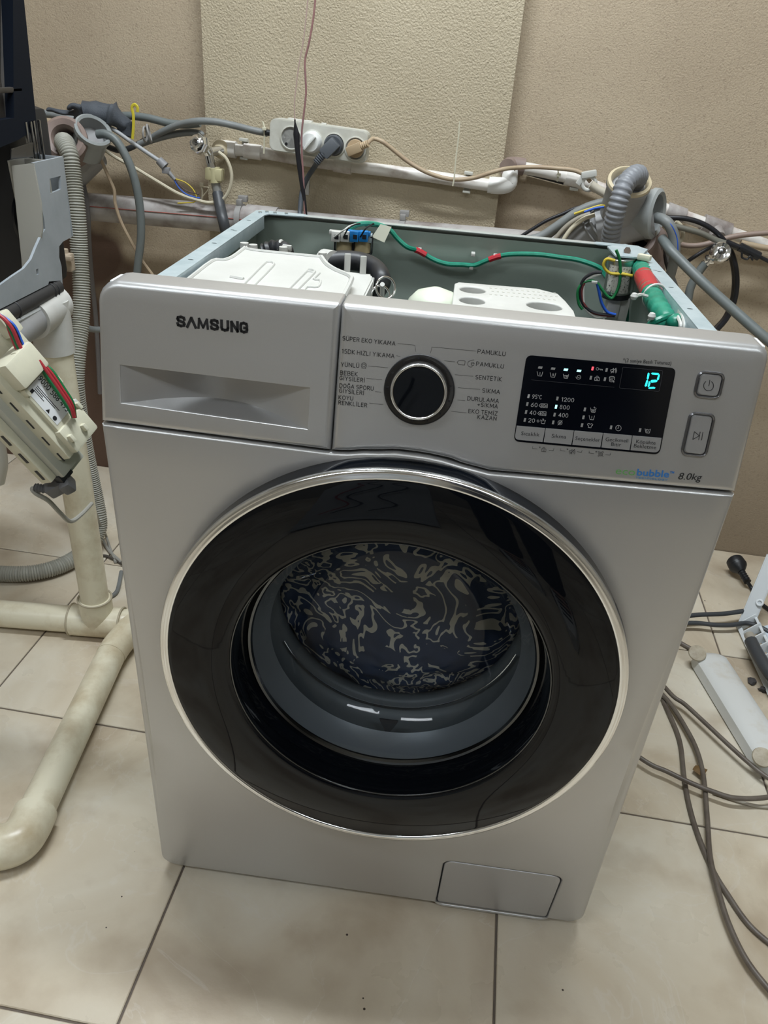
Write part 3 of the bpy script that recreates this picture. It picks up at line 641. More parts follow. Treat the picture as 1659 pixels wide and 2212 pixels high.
# --- push buttons
def pbutton(qo, sym):
    P = [PP(*Cc(*q)) for q in qo]; cx = sum(p.x for p in P) / 4; cz = sum(p.z for p in P) / 4
    w = ((P[1].x - P[0].x) + (P[2].x - P[3].x)) / 2; h = ((P[0].z - P[3].z) + (P[1].z - P[2].z)) / 2
    c = Vector((cx, pp_y(cz), cz)); ux = Vector((1, 0, 0))
    def rr(w_, h_, r): return rrect(0, 0, w_, h_, r)
    b = O('push_button', prism(rr(w - .0062, h - .0062, .0042), c + NP * .0016, ux, UP, .003, .0005), silver2, panel)
    V, F = [], []; k = None     # moulded ring
    rings = [(0, .0001), (.0004, .0014), (.0014, .0020), (.0022, .0014), (.0028, .0002)]
    L = [rr(w - 2 * a, h - 2 * a, max(.0062 - a, .002)) for a, _ in rings]; n = len(L[0])
    for l, (_, o_) in zip(L, rings): V += [c + ux * p[0] + UP * p[1] + NP * o_ for p in l]
    for i in range(len(L) - 1):
        for j in range(n): q = (j + 1) % n; F.append((i * n + j, i * n + q, (i + 1) * n + q, (i + 1) * n + j))
    O('button_ring', (V, F), mat('smoked chrome ring', (.16, .16, .17), .18, .8), panel)
    return b
pbutton([(950, 275), (1228, 288), (1195, 573), (910, 555)], 0)
pbutton([(868, 686), (1137, 698), (1055, 1155), (779, 1132)], 1)
strokes([arc(1060, 428, 49, -55, 235, 24, ry=50), [(1072, 372), (1063, 430)]], Cc, .0005, ink, off=.0018)
strokes([[(919, 885), (903, 962), (968, 926), (919, 885)], [(976, 888), (962, 966)], [(1003, 892), (990, 968)]], Cc, .0005, ink, off=.0018)
# --- dial
dc = PP(*A(812, 562)); DR = .0318
dial = O('programme_dial', lathe([(DR, 0), (DR, .0018), (DR - .001, .0026), (DR - .004, .0022), (.0262, .0020), (.0258, .0105), (.0248, .0122), (.0236, .0126), (.0225, .0118), (0, .0118)], dc, NP, 72), dialmat, panel)
O('dial_cap', lathe([(.0226, .0112), (.0224, .0121), (0, .0122)], dc, NP, 64), blackglass, panel)
O('dial_ring', ring(dc + NP * .0121, NP, .0241, .0013, 64), chrome, panel)
O('dial_rim', ring(dc + NP * .0018, NP, DR - .0004, .0007, 72), blackmat, panel)
for k in range(12):
    a = math.radians(-100 + 17 + 360 * k / 13 + 180); e = Vector((1, 0, 0)) * math.cos(a) + UP * math.sin(a); t = NP.cross(e)
    c = dc + e * .0288 + NP * .0026
    O('dial_mark', prism([(-.001, -.0008), (.001, -.0008), (.001, .0008), (-.001, .0008)], c, e, t, .0005), blackmat, panel)
# ---------------------------------------------------------------- door
door = O('door', lathe([(.2515, .03), (.2475, .004), (.247, -.0), (.236, -.0)][:0] or [(.2462, .030), (.2462, .0065), (.2375, .006), (.2375, -.0), (.232, -.002), (.2, -.0005), (.175, -.0015), (.171, .0), (.1695, .003), (.167, .012), (.1625, .040), (.162, .05), (.2462, .05)], (0, -.036, DZ), (0, 1, 0), 128, closed=True), blackglass, wm, sharp=60)
O('chrome_ring', lathe([(.2365, .008), (.2365, -.0015), (.2378, -.0034), (.2400, -.0038), (.2415, -.0024), (.2425, -.0026), (.2455, -.0014), (.2470, .001), (.2468, .0045), (.2462, .005)], (0, -.034, DZ), (0, 1, 0), 160, cap=False), chrome, door, sharp=60)
O('inner_ring', ring((0, -.0345, DZ), (0, 1, 0), .1695, .0009, 128), mat('rim chrome', (.12, .125, .13), .15, 1.), door)
O('inner_ring', lathe([(.1625, 0), (.160, -.002), (.1575, -.001), (.156, .002), (.158, .004)], (0, .004, DZ), (0, 1, 0), 128, cap=False), mat('rim chrome', (.12, .125, .13), .15, 1.), door)
bz = DZ - .004
O('glass_bowl', lathe([(.158, .004), (.156, .008), (.150, .018), (.140, .040), (.126, .058), (.112, .070), (.104, .078), (.09, .083), (.06, .086), (0, .087)], (0, .0, bz), (0, .995, -.05), 96, cap=False), bowlm, door, sharp=80)
O('door_rim', lathe([(.2515, .012), (.2505, .028), (.262, .032)], (0, -.018, HZ), (0, 1, 0), 96, cap=False), blackmat, wm)
O('door_gasket', lathe([(.20, .030), (.172, .022), (.166, .030), (.164, .050), (.170, .075), (.160, .092), (.150, .094), (.146, .100), (.150, .115), (.2, .12)], (0, .0, DZ - .004), (0, 1, 0), 96, cap=False), greyrub, wm, sharp=70)
O('bowl_glint', lathe([(.1575, .006), (.1535, .016), (.149, .026), (.143, .034)], (0, .002, DZ - .004), (0, 1, 0), 96, cap=False), mat('pale grey glint', (.12, .125, .13), .35), wm)  # added pale ring painting the light caught in the bowl's glass rim
q = Y_(838, 1572, .040); O('drip_notch', prism([(-.009, .004), (-.0015, -.008), (.0015, -.008), (.009, .004), (.012, .010), (-.012, .010)], q, (1, 0, 0), (0, .5, 1), .003, .0005), blackmat, wm)
rl_ = bz - Y_(890, 1533, .088).z
O('drum_lip', tube([(rl_ * math.cos(math.radians(a)), .088, bz + rl_ * math.sin(math.radians(a))) for a in range(205, 346, 7)], .0011, 8, 2), chrome, wm)
O('handle_lip', tube([(.1655 * math.cos(math.radians(a)), .006 - .004 * math.sin(math.radians((a + 55) * 2.6)), DZ + .1655 * math.sin(math.radians(a))) for a in range(-52, 16, 4)], .0016, 8, 2), mat('rim chrome', (.12, .125, .13), .15, 1.), door)
O('drum', lathe([(.150, .108), (.156, .112), (.235, .125), (.240, .14), (.240, .40), (.23, .41), (0, .41)], (0, 0, DZ - .004), (0, 1, 0), 96, cap=False), mat('drum steel', (.45, .46, .48), .25, 1.), wm, sharp=50)
TILT = Matrix.Translation((0, -.03, DZ)) @ Matrix.Rotation(math.radians(-1.6), 4, 'X') @ Matrix.Translation((0, .03, -DZ))
_b = Vector(wm['_w'])
for o in [door] + [c for c in door.children if c.name.startswith(('chrome', 'inner_ring'))]:
    o.data.transform(Matrix.Translation(-_b) @ TILT @ Matrix.Translation(_b))
# cloth pressed against the bowl
def clothshape():
    V, F = [], []; n, m = 96, 36
    for i in range(m + 1):
        s = i / m
        for j in range(n):
            t = 2 * math.pi * j / n; R = .150 * s * (1 - .12 * max(0, math.sin(t)))
            x = R * math.cos(t); z = bz - .012 + R * math.sin(t) * .98
            f = noise.fractal(Vector((x * 13, z * 13, 3)), .8, 2.1, 3) * .013 + .010 * abs(noise.noise(Vector((x * 24 + z * 12, z * 20, 9))))
            base = .0905 if s < .62 else .0905 + (s - .62) * .05
            y = base + max(0., f * (.3 + .8 * s)) + .03 * max(0, s - .8)
            V.append(Vector((x, y, z)))
    for i in range(m):
        for j in range(n): q = (j + 1) % n; F.append((i * n + j, i * n + q, (i + 1) * n + q, (i + 1) * n + j))
    k = len(V); V += [Vector((v.x * 1.0, .17 + .03 * noise.noise(v * 9), v.z)) for v in V[:(m + 1) * n]]
    for i in range(m):
        for j in range(n): q = (j + 1) % n; F.append((k + i * n + j, k + (i + 1) * n + j, k + (i + 1) * n + q, k + i * n + q))
    for j in range(n): q = (j + 1) % n; F.append((m * n + j, m * n + q, k + m * n + q, k + m * n + j))
    return V, F
single('brocade_cloth', clothshape(), clothm, 'navy and beige scroll patterned cloth pressed behind the round door glass', 'cloth', sharp=180)
# ---------------------------------------------------------------- cabinet shell with flanges
RT = .817; YB = .582; SX = .294
def sheetbox(c, s, r=.0004): return rbox(c, s, r, seg=1)
cy0, cy1 = .032, YB
O('side_wall', sheetbox((-SX + .0006, (cy0 + cy1) / 2, RT / 2 + .008), (.0012, cy1 - cy0, RT - .016)), inner, wm)
O('side_wall', sheetbox((SX - .0006, (cy0 + cy1) / 2, RT / 2 + .008), (.0012, cy1 - cy0, RT - .016)), inner, wm)
def backwall():
    V, F = [], []; n, m = 60, 40
    for j in range(m + 1):
        for i in range(n + 1):
            x = -SX + .002 + (2 * SX - .004) * i / n; z = .3 + (RT - .006 - .3) * j / m
            dx = min(x + SX, SX - x); dz = RT - z
            a = max(abs(x) - .17, 0); b = max(z - .71, 0); d = math.hypot(a, b) if b > 0 or a > 0 else 0
            e = .007 * (1 / (1 + math.exp((d - .05) * 260))) + .005 * (1 / (1 + math.exp((d - .030) * 300)))
            V.append(Vector((x, YB - .0015 + e * .8 - .004, z)))
    for j in range(m):
        for i in range(n): F.append((j * (n + 1) + i, j * (n + 1) + i + 1, (j + 1) * (n + 1) + i + 1, (j + 1) * (n + 1) + i))
    return V, F
O('back_wall', join(backwall(), sheetbox((0, YB + .006, .16), (2 * SX, .0012, .3)), sheetbox((0, YB + .0075, .56), (2 * SX, .0012, .51))), inner, wm, sharp=70)
O('back_flange', join(rbox((0, YB - .002, RT), (2 * SX - .01, .016, .0016), .0006), rbox((0, YB + .005, RT - .006), (2 * SX - .01, .0016, .013), .0004)), mat('pale sheet edge', (.52, .56, .55), .35, .4), wm)
def rail(s):
    # top flange with punched holes, inner lip
    x0, x1 = (-SX, -SX + .021) if s < 0 else (SX - .019, SX)
    outer = [(x0, .045), (x1, .045), (x1, YB - .03), (x1 + (.004 if s < 0 else -.0), YB - .018), (x1 + (.055 if s < 0 else 0), YB - .012), (x1 + (.062 if s < 0 else 0), YB + .002), (x1 + (.05 if s < 0 else 0), YB + .008), (x0 + .008, YB + .008), (x0, YB)]
    if s > 0: outer = [(x0, .045), (x1, .045), (x1, YB - .01), (x1 - .008, YB + .006), (x0 - .05, YB + .008), (x0 - .055, YB - .004), (x0 - .05, YB - .012), (x0 - .006, YB - .014), (x0, YB - .022)]
    # straight polygons inset is ignored (thin sheet)
    hs = []
    cxm = (x0 + x1) / 2
    hl = [(cxm - .002, .10, .0032, .0022), (cxm + .004, .118, .002, .0014), (cxm, .127, .0035, .0016), (cxm, .24, .0035, .0014), (cxm - .001, .335, .0035, .0014), (cxm + .002, .42, .0035, .0014), (cxm - .003, .425, .003, .0012), (cxm, .50, .0035, .0014)]
    for a, b, w, h in hl: hs.append((lambda a, b, w, h: lambda d: [(a + w * math.cos(2 * math.pi * i / 10), b + h * 1.4 * math.sin(2 * math.pi * i / 10)) for i in range(10)])(a, b, w, h))
    V, F = sheet(lambda d: outer, hs, lambda x, y, d: Vector((x, y, RT + .001 - d)), .0014, R=.0002, grid=.02, seg=1)
    lip = rbox((x1 - .0006 if s < 0 else x0 + .0006, (.05 + YB - .03) / 2, RT - .009), (.0012, YB - .085, .018), .0004)
    out = rbox((x0 + .0006 if s < 0 else x1 - .0006, (.04 + YB) / 2, RT - .010), (.0012, YB - .045, .020), .0004)
    return join((V, F), lip, out)
O('top_rail', rail(-1), steel, wm); O('top_rail', rail(1), steel, wm)
O('corner_bolt', join(*[cyl((x, y, RT), (x, y, RT + .003), .0028, n=8) for x, y in ((-.283, .565), (-.262, .573), (-.245, .575), (-.275, .575))]), mat('bolt', (.6, .62, .62), .3, 1.), wm)
O('punched_slots', join(*[rbox((-SX + .0016, y, z), (.001, .003, .010), 0) for y, z in ((.30, .775), (.33, .765), (.355, .78), (.38, .76), (.42, .77), (.46, .765), (.50, .775), (.44, .74), (.52, .745), (.54, .77))]), blackmat, wm)
# --- dispenser box (white, ribbed lid)
ZD = .812
dp = lambda u, v, z=ZD: Z_(u, v, z)
dispo = [(385, 622), (400, 606), (456, 562), (481, 560), (501, 553), (530, 532), (545, 538), (562, 543), (640, 549), (694, 553), (704, 569), (724, 582), (758, 596), (760, 606), (738, 650), (728, 672), (380, 660)]
P = [dp(*q) for q in dispo]
P[-1].y = max(P[-1].y, .06); 
P = [Vector((p.x, max(p.y, .06), p.z)) for p in P]
db = O('dispenser_housing', prism3(P, .09, (0, 0, 1), .003), whitepl, wm)
def rib(pts, r=.0022, m=whitepl, z=ZD, name='rib', par=None): return O(name, tube([dp(*q, z + .0005) for q in pts], r, 6, 3), m, par or db)
rib([(402, 607), (458, 564), (482, 562), (502, 555), (530, 534)]); rib([(530, 534), (545, 540), (640, 550), (692, 555)])
rib([(694, 555), (706, 571), (726, 584), (756, 597), (758, 608), (742, 640)], .003)
rib([(498, 598), (526, 603)]); rib([(524, 616), (568, 572), (578, 566), (591, 568), (586, 578), (545, 620)], .0016); rib([(622, 626), (662, 586), (668, 582), (679, 585), (676, 592), (640, 628)], .0016); rib([(664, 586), (682, 588)], .0012); rib([(655, 632), (663, 620), (686, 620), (692, 606), (678, 603), (690, 590)], .0014)
P = [dp(*q, .800) for q in [(745, 586), (803, 592), (806, 604), (781, 655), (730, 668)]]; P = [Vector((p.x, max(p.y, .06), p.z)) for p in P]
O('dispenser_step', prism3(P, .08, (0, 0, 1), .002), whitepl, wm)
for (u, v) in ((750, 578), (784, 583)):
    p = dp(u, v, .805); O('clip_fin', rbox(p + Vector((0, 0, .002)), (.008, .003, .030), .0014, Matrix.Rotation(.35, 3, 'Z')), whitepl, wm)
for (u, v) in ((528, 531), (547, 535), (612, 540), (697, 552)):
    p = dp(u, v, .810); O('lid_catch', cyl(p - Vector((0, 0, .016)), p + Vector((0, 0, .004)), .0065, .0055, 14), whitepl, wm)
O('yellow_clip', rbox(dp(436, 568, .808), (.008, .012, .012), .002), mat('yellow clip', (.55, .45, .1), .4), wm)
O('small_hose', tube([dp(572, 545, .80), dp(590, 538, .805), dp(612, 541, .803), dp(618, 552, .79)], .011, 14, 6, pitch=.006, amp=.0012), rubber, wm)
O('hose_clamp', join(ring(dp(606, 540, .804), (1, -.1, 0), .0115, .0022, 24), rbox(dp(620, 536, .81), (.012, .006, .008), .001)), whitepl, wm)
# bent black rubber hose
O('rubber_hose', tube([dp(706, 566, .800), dp(740, 562, .803), dp(780, 566, .802), dp(812, 582, .798), dp(824, 606, .790), dp(815, 625, .775), dp(806, 640, .75)], .0125, 16, 8), rubber, wm)
O('hose_collar', cyl(dp(700, 562, .800), dp(720, 566, .802), .0142, n=20), whitepl, wm)
# inlet valve on the back wall
yv = YB - .035
Pv = lambda u, v, y=yv: Y_(u, v, y)
valve = O('inlet_valve', join(rbox(Pv(745, 512), (.030, .020, .012), .002), rbox(Pv(783, 512), (.030, .020, .012), .002)), steel, wm)
for u in (744.5, 783.5):
    c = Pv(u, 527); O('coil', cyl(c + Vector((0, 0, -.011)), c + Vector((0, 0, .011)), .0125, n=24), brass, valve)
    O('coil_frame', join(rbox(c + Vector((0, 0, .0125)), (.029, .020, .002), .0004), rbox(c + Vector((0, 0, -.0125)), (.029, .020, .002), .0004), rbox(c + Vector((.0145, 0, 0)), (.0014, .012, .026), .0003), rbox(c + Vector((-.0145, 0, 0)), (.0014, .012, .026), .0003)), blackmat, valve)
yc = yv - .014
for u, m in ((733, whitepl), (773, bluepl)):
    O('connector', join(rbox(Pv(u - 7, 510, yc), (.013, .012, .015), .0015), rbox(Pv(u + 13, 510, yc), (.013, .012, .015), .0015), rbox(Pv(u + 3, 503, yc + .004), (.034, .008, .006), .001)), m, valve)
    O('socket_hole', join(rbox(Pv(u - 6, 512, yc - .0062), (.006, .001, .006), 0), rbox(Pv(u + 14, 512, yc - .0062), (.006, .001, .006), 0)), blackmat, valve)
O('white_lead', tube([Pv(722, 512, yc - .006), Pv(742, 498, yc - .02), Pv(756, 488, yc - .01), Pv(770, 484, yc)], .0012, 6), wwhite, valve)
O('black_lead', tube([Pv(742, 512, yc - .006), Pv(752, 494, yc - .02), Pv(765, 486, yc - .01), Pv(778, 483, yc)], .0012, 6), wblack, valve)
O('black_lead', tube([Pv(778, 512, yc - .006), Pv(790, 494, yc - .01), Pv(802, 486, yc), Pv(808, 483, yc)], .0012, 6), wblack, valve)
yh = YB - .030
Ph = lambda u, v, y=yh: Y_(u, v, y)
O('harness_branch', tube([Ph(754, 500), Ph(765, 489), Ph(785, 483), Ph(815, 485), Ph(842, 497), Ph(858, 515), Ph(880, 534), Ph(905, 542, yh + .008), Ph(935, 560, yh + .008), Ph(965, 570, yh + .008), Ph(1000, 572, yh + .008), Ph(1025, 573, yh + .008), Ph(1048, 564, yh + .008), Ph(1075, 554, yh + .008), Ph(1110, 549, yh + .008), Ph(1165, 550, yh + .008), Ph(1210, 556, yh + .008), Ph(1250, 562, yh + .008), Ph(1290, 576, yh + .004), Ph(1312, 592, yh)], .0036, 8, 6), greenw, wm)
O('tape_band', tube([Ph(896, 539, yh + .007), Ph(906, 543, yh + .007), Ph(920, 551, yh + .007)], .0043, 8), redtape, wm)
O('tape_band', tube([Ph(1056, 561, yh + .007), Ph(1070, 556, yh + .007), Ph(1082, 553, yh + .007)], .0043, 8), redtape, wm)
for (u, v) in ((906, 540), (1018, 577), (1070, 553), (1022, 549)): O('cable_clip', rbox(Ph(u, v, yh + .012), (.006, .014, .005), .001), whitepl, wm)
tg = [(822, 484), (846, 490), (831, 524), (804, 512)]
O('paper_tag', prism3([Ph(u, v, yh - .004) for u, v in tg], .0004, (0, -1, .2)), mat('paper tag', (.62, .62, .50), .5), wm)
# counterweight: white cast plate with oval holes
ZW = .795
zp = lambda u, v: Z_(u, v, ZW)
cwp = [(982, 612), (990, 609), (1160, 623), (1205, 634), (1222, 650), (1240, 672), (1248, 696), (1236, 700), (1125, 690), (1118, 684), (1105, 676), (1085, 671), (1065, 671), (1045, 682), (985, 676), (975, 668)]
Pc = [zp(*q) for q in cwp]; Pc = [Vector((p.x, max(p.y, .062), p.z)) for p in Pc]
def ell(u, v, a, b):
    c = zp(u, v); rx_ = (zp(u + a, v) - c).length; ry_ = (zp(u, v + b) - c).length
    return lambda d: [(c.x + (rx_ + d) * math.cos(2 * math.pi * i / 20), c.y + (ry_ + d) * math.sin(2 * math.pi * i / 20)) for i in range(20)]
cent = sum((p for p in Pc), Vector()) / len(Pc)
def cwout(d): return [(p.x + (cent.x - p.x) * d * 9, p.y + (cent.y - p.y) * d * 9) for p in Pc]
O('counterweight', sheet(cwout, [ell(1021, 626, 26, 7), ell(1020, 649, 26, 8), ell(1176, 661, 35, 9), ell(1212, 683, 9, 3)], lambda x, y, d: Vector((x, y, ZW - d)), .022, R=.002, grid=.02, seg=3, holeR=.002), whitepl, wm)
O('embossed_marks', join(*[rbox(zp(1060 + 11.5 * i + 4 * (j % 2), 622 + .095 * 11.5 * i * .9 + 7 * j) + Vector((0, 0, .0002)), (.0030, .0032, .0006), 0) for i in range(13) for j in range(3)]), mat('moulded dots', (.55, .54, .49), .5), wm)
c = Z_(938, 662, .775); O('float_cap', lathe([(.0, .0), (.034, .0), (.033, .008), (.024, .018), (.006, .0245), (0, .025)], c - Vector((0, -.01, .004)), (0, 0, 1), 28), mat('milky plastic', (.62, .66, .54), .4), wm)
# suspension springs
for (u, v, rr_, zz) in ((833, 622, .0125, .80), (822, 640, .0125, .785)):
    O('spring_loop', ring(Z_(u, v, zz), (.5, -.75, .3), rr_, .0013, 32), chrome, wm)
O('spring_pin', cyl(Z_(825, 650, .775), Z_(826, 614, .805), .0028, n=10), whitepl, wm)
O('spring_wire', tube([Z_(806, 600, .80), Z_(803, 620, .79), Z_(800, 650, .775)], .0018, 6), whitepl, wm)
O('tub_back', lathe([(.0, .16), (.225, .16), (.24, .18), (.24, .4), (0, .4)], (0, 0, DZ + .02), (0, 1, 0), 48), mat('tub plastic', (.10, .115, .105), .5), wm)
# noise filter capacitor, upright in the right rear corner
qb = Y_(1330, 640, .49); qt = Y_(1343, 556, .49)
O('noise_filter', join(cyl(qb, qt, .0185, n=32), ring(qb + (qt - qb) * .97, qt - qb, .0175, .0016, 32)), mat('brushed aluminium', (.62, .62, .60), .28, 1.), wm)
O('filter_collar', cyl(qb + (qb - qt) * .03, qb + (qt - qb) * .10, .0192, n=32), blackmat, wm)
O('filter_connector', join(rbox(qb + (qb - qt).normalized() * .016 + Vector((-.003, 0, 0)), (.018, .024, .036), .002), rbox(qb + (qb - qt).normalized() * .016 + Vector((.012, 0, 0)), (.014, .02, .034), .002)), whitepl, wm)
lb = []
for i in range(9):
    a = math.radians(-150 + 13 * i); 
    lb.append(Vector((math.cos(a), math.sin(a), 0)) * .0187)
ax_q = (qt - qb); V = [qb + ax_q * .16 + q for q in lb] + [qb + ax_q * .84 + q for q in lb]
O('filter_label', (V, [(i, i + 1, 10 + i, 9 + i) for i in range(8)]), mat('silver label', (.62, .61, .56), .4, c2=(.12, .11, .1), vscale=420, thr=(.56, .6)), wm)
yr = .47
Y2 = lambda u, v, y=yr: Y_(u, v, y)
O('green_lead', tube([Y2(1328, 563), Y2(1310, 560), Y2(1304, 575), Y2(1318, 590), Y2(1345, 592), Y2(1366, 596)], .0021, 8), wyel, wm)
O('green_lead', tube([Y2(1331, 540), Y2(1338, 560), Y2(1340, 590), Y2(1336, 620), Y2(1324, 643), Y2(1312, 640), Y2(1300, 625), Y2(1290, 612), Y2(1276, 606), Y2(1258, 612), Y2(1248, 630), Y2(1250, 655), Y2(1258, 668)], .0021, 8), wgreen, wm)
O('blue_lead', tube([Y2(1290, 612), Y2(1294, 630), Y2(1300, 655), Y2(1312, 674), Y2(1330, 680)], .0021, 8), wblue, wm)
O('red_lead', tube([Y2(1262, 610), Y2(1256, 630), Y2(1260, 655), Y2(1275, 672), Y2(1300, 680), Y2(1328, 682)], .0022, 8), mat('dark red lead', (.14, .03, .03), .4), wm)
O('black_lead', tube([Y2(1300, 588), Y2(1280, 590), Y2(1260, 605), Y2(1253, 632), Y2(1262, 660), Y2(1285, 676), Y2(1328, 682)], .0023, 8), wblack, wm)
O('white_lead', tube([Y2(1298, 592), Y2(1278, 598), Y2(1262, 612), Y2(1262, 660), Y2(1285, 684), Y2(1310, 684)], .0018, 8), wwhite, wm)
O('lead_tie', rbox(Y2(1284, 610, yr - .004), (.008, .004, .004), .001), whitepl, wm)
O('harness_branch', tube([Ph(1308, 590), Y2(1316, 600, .52), Y2(1345, 640, .52), Y2(1350, 680, .50), Y2(1345, 720, .49)], .006, 8), greenw, wm)
# thick taped harness running forward along the right rail
Ht = lambda u, v, z: Z_(u, v, z)
hp = [Ht(1376, 556, .800), Ht(1384, 578, .808), Ht(1396, 610, .808), Ht(1412, 645, .806), Ht(1432, 680, .800), Ht(1446, 705, .792), Ht(1440, 730, .77)]
O('wiring_harness', tube(hp, .0116, 14, 8, pitch=.015, amp=.0007), greenw, wm)
O('tape_band', tube([Ht(1390, 597, .808), Ht(1397, 612, .808), Ht(1407, 634, .807)], .0124, 14, 6), redtape, wm)
O('cable_tie', join(ring(Ht(1414, 640, .806), (.25, -.9, 0), .0145, .0016, 28), tube([Ht(1398, 640, .812), Ht(1385, 637, .814), Ht(1372, 640, .816)], .0022, 6), lathe([(0, -.0045), (.003, -.0035), (.0045, 0), (.003, .0035), (0, .0045)], Ht(1370, 640, .816), (0, 0, 1), 12)), whitepl, wm)
O('cable_tie', join(tube([Ht(1410, 684, .806), Ht(1402, 692, .800)], .002, 6), lathe([(0, -.0045), (.003, -.0035), (.0045, 0), (.003, .0035), (0, .0045)], Ht(1408, 683, .808), (0, 0, 1), 12)), whitepl, wm)
O('harness_branch', tube([Ht(1450, 682, .805), Ht(1435, 686, .806), Ht(1410, 697, .800), Ht(1398, 708, .79), Ht(1390, 716, .775)], .004, 8), greenw, wm)
O('harness_end', join(tube([Ht(1452, 690, .805), Ht(1464, 704, .80), Ht(1462, 724, .78)], .009, 10)), greenw, wm)
O('wire_clamp', join(rbox(Ht(1470, 690, .806), (.004, .03, .016), .0015), tube([Ht(1466, 672, .81), Ht(1474, 682, .812), Ht(1478, 700, .808), Ht(1474, 718, .80)], .002, 6), tube([Ht(1462, 680, .81), Ht(1470, 700, .81), Ht(1466, 718, .80)], .002, 6)), whitepl, wm)
O('fuse_plate', prism3([Ht(1312, 532, .822), Ht(1350, 527, .822), Ht(1400, 538, .822), Ht(1380, 556, .822), Ht(1330, 552, .822)], .002, (0, 0, 1)), steel, wm)
O('plug_tab', join(rbox(Ht(1392, 556, .824), (.018, .010, .008), .002, Matrix.Rotation(-.5, 3, 'Z'))), creampl, wm)
O('corner_nut', cyl(Ht(1355, 541, .822), Ht(1355, 541, .826), .005, n=6), chrome, wm)
# feet
for x in (-.25, .25):
    for y in (.10, .50): O('foot', lathe([(.016, 0), (.02, .004), (.012, .012), (.006, .03)], (x, y, .0), (0, 0, 1), 16), rubber, wm)
O('base_plate', sheetbox((0, .31, .03), (.58, .54, .01)), blackmat, wm)
# ================================================================ THINGS ON THE BACK WALL
PO = .04                                        # pillar stands this far proud
def wpts(L, off): return [WP(q[0], q[1], q[2] if len(q) > 2 else off) for q in L]
UX = Vector((ca, sa, 0))                        # along the wall
# --- socket strip
s0, s1 = WP(588, 288, PO + .043), WP(796, 318, PO + .043)
sa_ = (s1 - s0).normalized(); sn = NW; su = sn.cross(sa_).normalized() * -1
if su.z < 0: su = -su
SL_ = (s1 - s0).length; SHt = .060
cen = (s0 + s1) / 2 
Ms = Matrix((sa_, sn * -1, su)).transposed()
strip = thing('socket_strip', 'off white four gang socket strip screwed to the pillar', 'socket strip', cen)
O('housing', join(prism(rrect(0, 0, SL_, SHt, .012), cen + sn * .020, sa_, su, .035, .004)), stripm, strip)
O('strap_clip', join(*[rbox(cen + sa_ * (-.045 + a) + su * (SHt / 2 + .001) + sn * b, (w, .010, .003), .001, Ms) for a, b, w in ((-.018, -.012, .014), (.0, -.006, .05), (.018, -.013, .014), (.05, -.004, .01))]), mat('clip white', (.66, .65, .60), .4), strip)
socks = []
for k, (u, v) in enumerate(((629, 298), (675, 306), (722, 313), (768, 321))):
    c = pln(u, v, cen + sn * .020, sn)
    g = O('socket', join(lathe([(.0225, -.002), (.0225, .0022), (.0205, .0028), (.0195, .0005), (.0192, -.003)], c, sn, 36)), stripm, strip)
    O('socket_well', lathe([(.0193, -.002), (0, -.002)], c + sn * .0022, sn, 36), sockin, g)
    if k == 0:
        for a, b in ((-.0095, -.012), (.008, .010)): O('contact_hole', cyl(c + sa_ * a + su * b + sn * .0001, c + sa_ * a + su * b + sn * .0015, .0028), blackmat, g)
    socks.append(c)
O('cable_gland', cyl(s0 + sn * .0, s0 - sa_ * .014, .006), blackmat, strip)
# white round adapter
c = socks[1] + sn * .002
ad = thing('round_plug', 'white round plug with a diagonal ridge in the second socket of the strip', 'plug', c)
O('plug_body', lathe([(.0205, .0), (.0205, .012), (.019, .019), (.0165, .022), (0, .023)], c, sn, 36), mat('bright white plastic', (.72, .73, .71), .35), ad)
rd = (sa_ * .62 + su * .78).normalized(); O('plug_ridge', rbox(c + sn * .025, (.034, .006, .012), .0025, Matrix((rd, sn.cross(rd), sn)).transposed()), mat('bright white plastic', (.7, .7, .7)), ad)
# dark plug and its cable
c = socks[2] + sn * .002; dn = (-sa_ * .62 - su * .72 + sn * .25).normalized()
bp = thing('dark_plug', 'dark grey plug with angled boot and cable in the third socket of the strip', 'plug', c)
O('plug_body', join(lathe([(.0190, .0), (.0190, .010), (.017, .013), (0, .013)], c, sn, 32), rbox(c + sn * .020 + dn * .006, (.036, .024, .016), .003, Matrix((dn, sn.cross(dn), sn)).transposed())), plugg, bp)
e0 = c + sn * .020 + dn * .022
O('strain_relief', tube([e0, e0 + dn * .010, e0 + dn * .022 - su * .002], .0075, 12, 6, pitch=.004, amp=.0012), plugg, bp)
O('plug_cable', tube([e0 + dn * .018, WP(681, 358, PO + .05), WP(664, 384, PO + .045), WP(653, 412, PO + .045), WP(649, 445, .115), WP(648, 480, .135), WP(650, 560, .135)], .0052, 10), mat('dark blue grey cable', (.075, .088, .105), .5), bp)
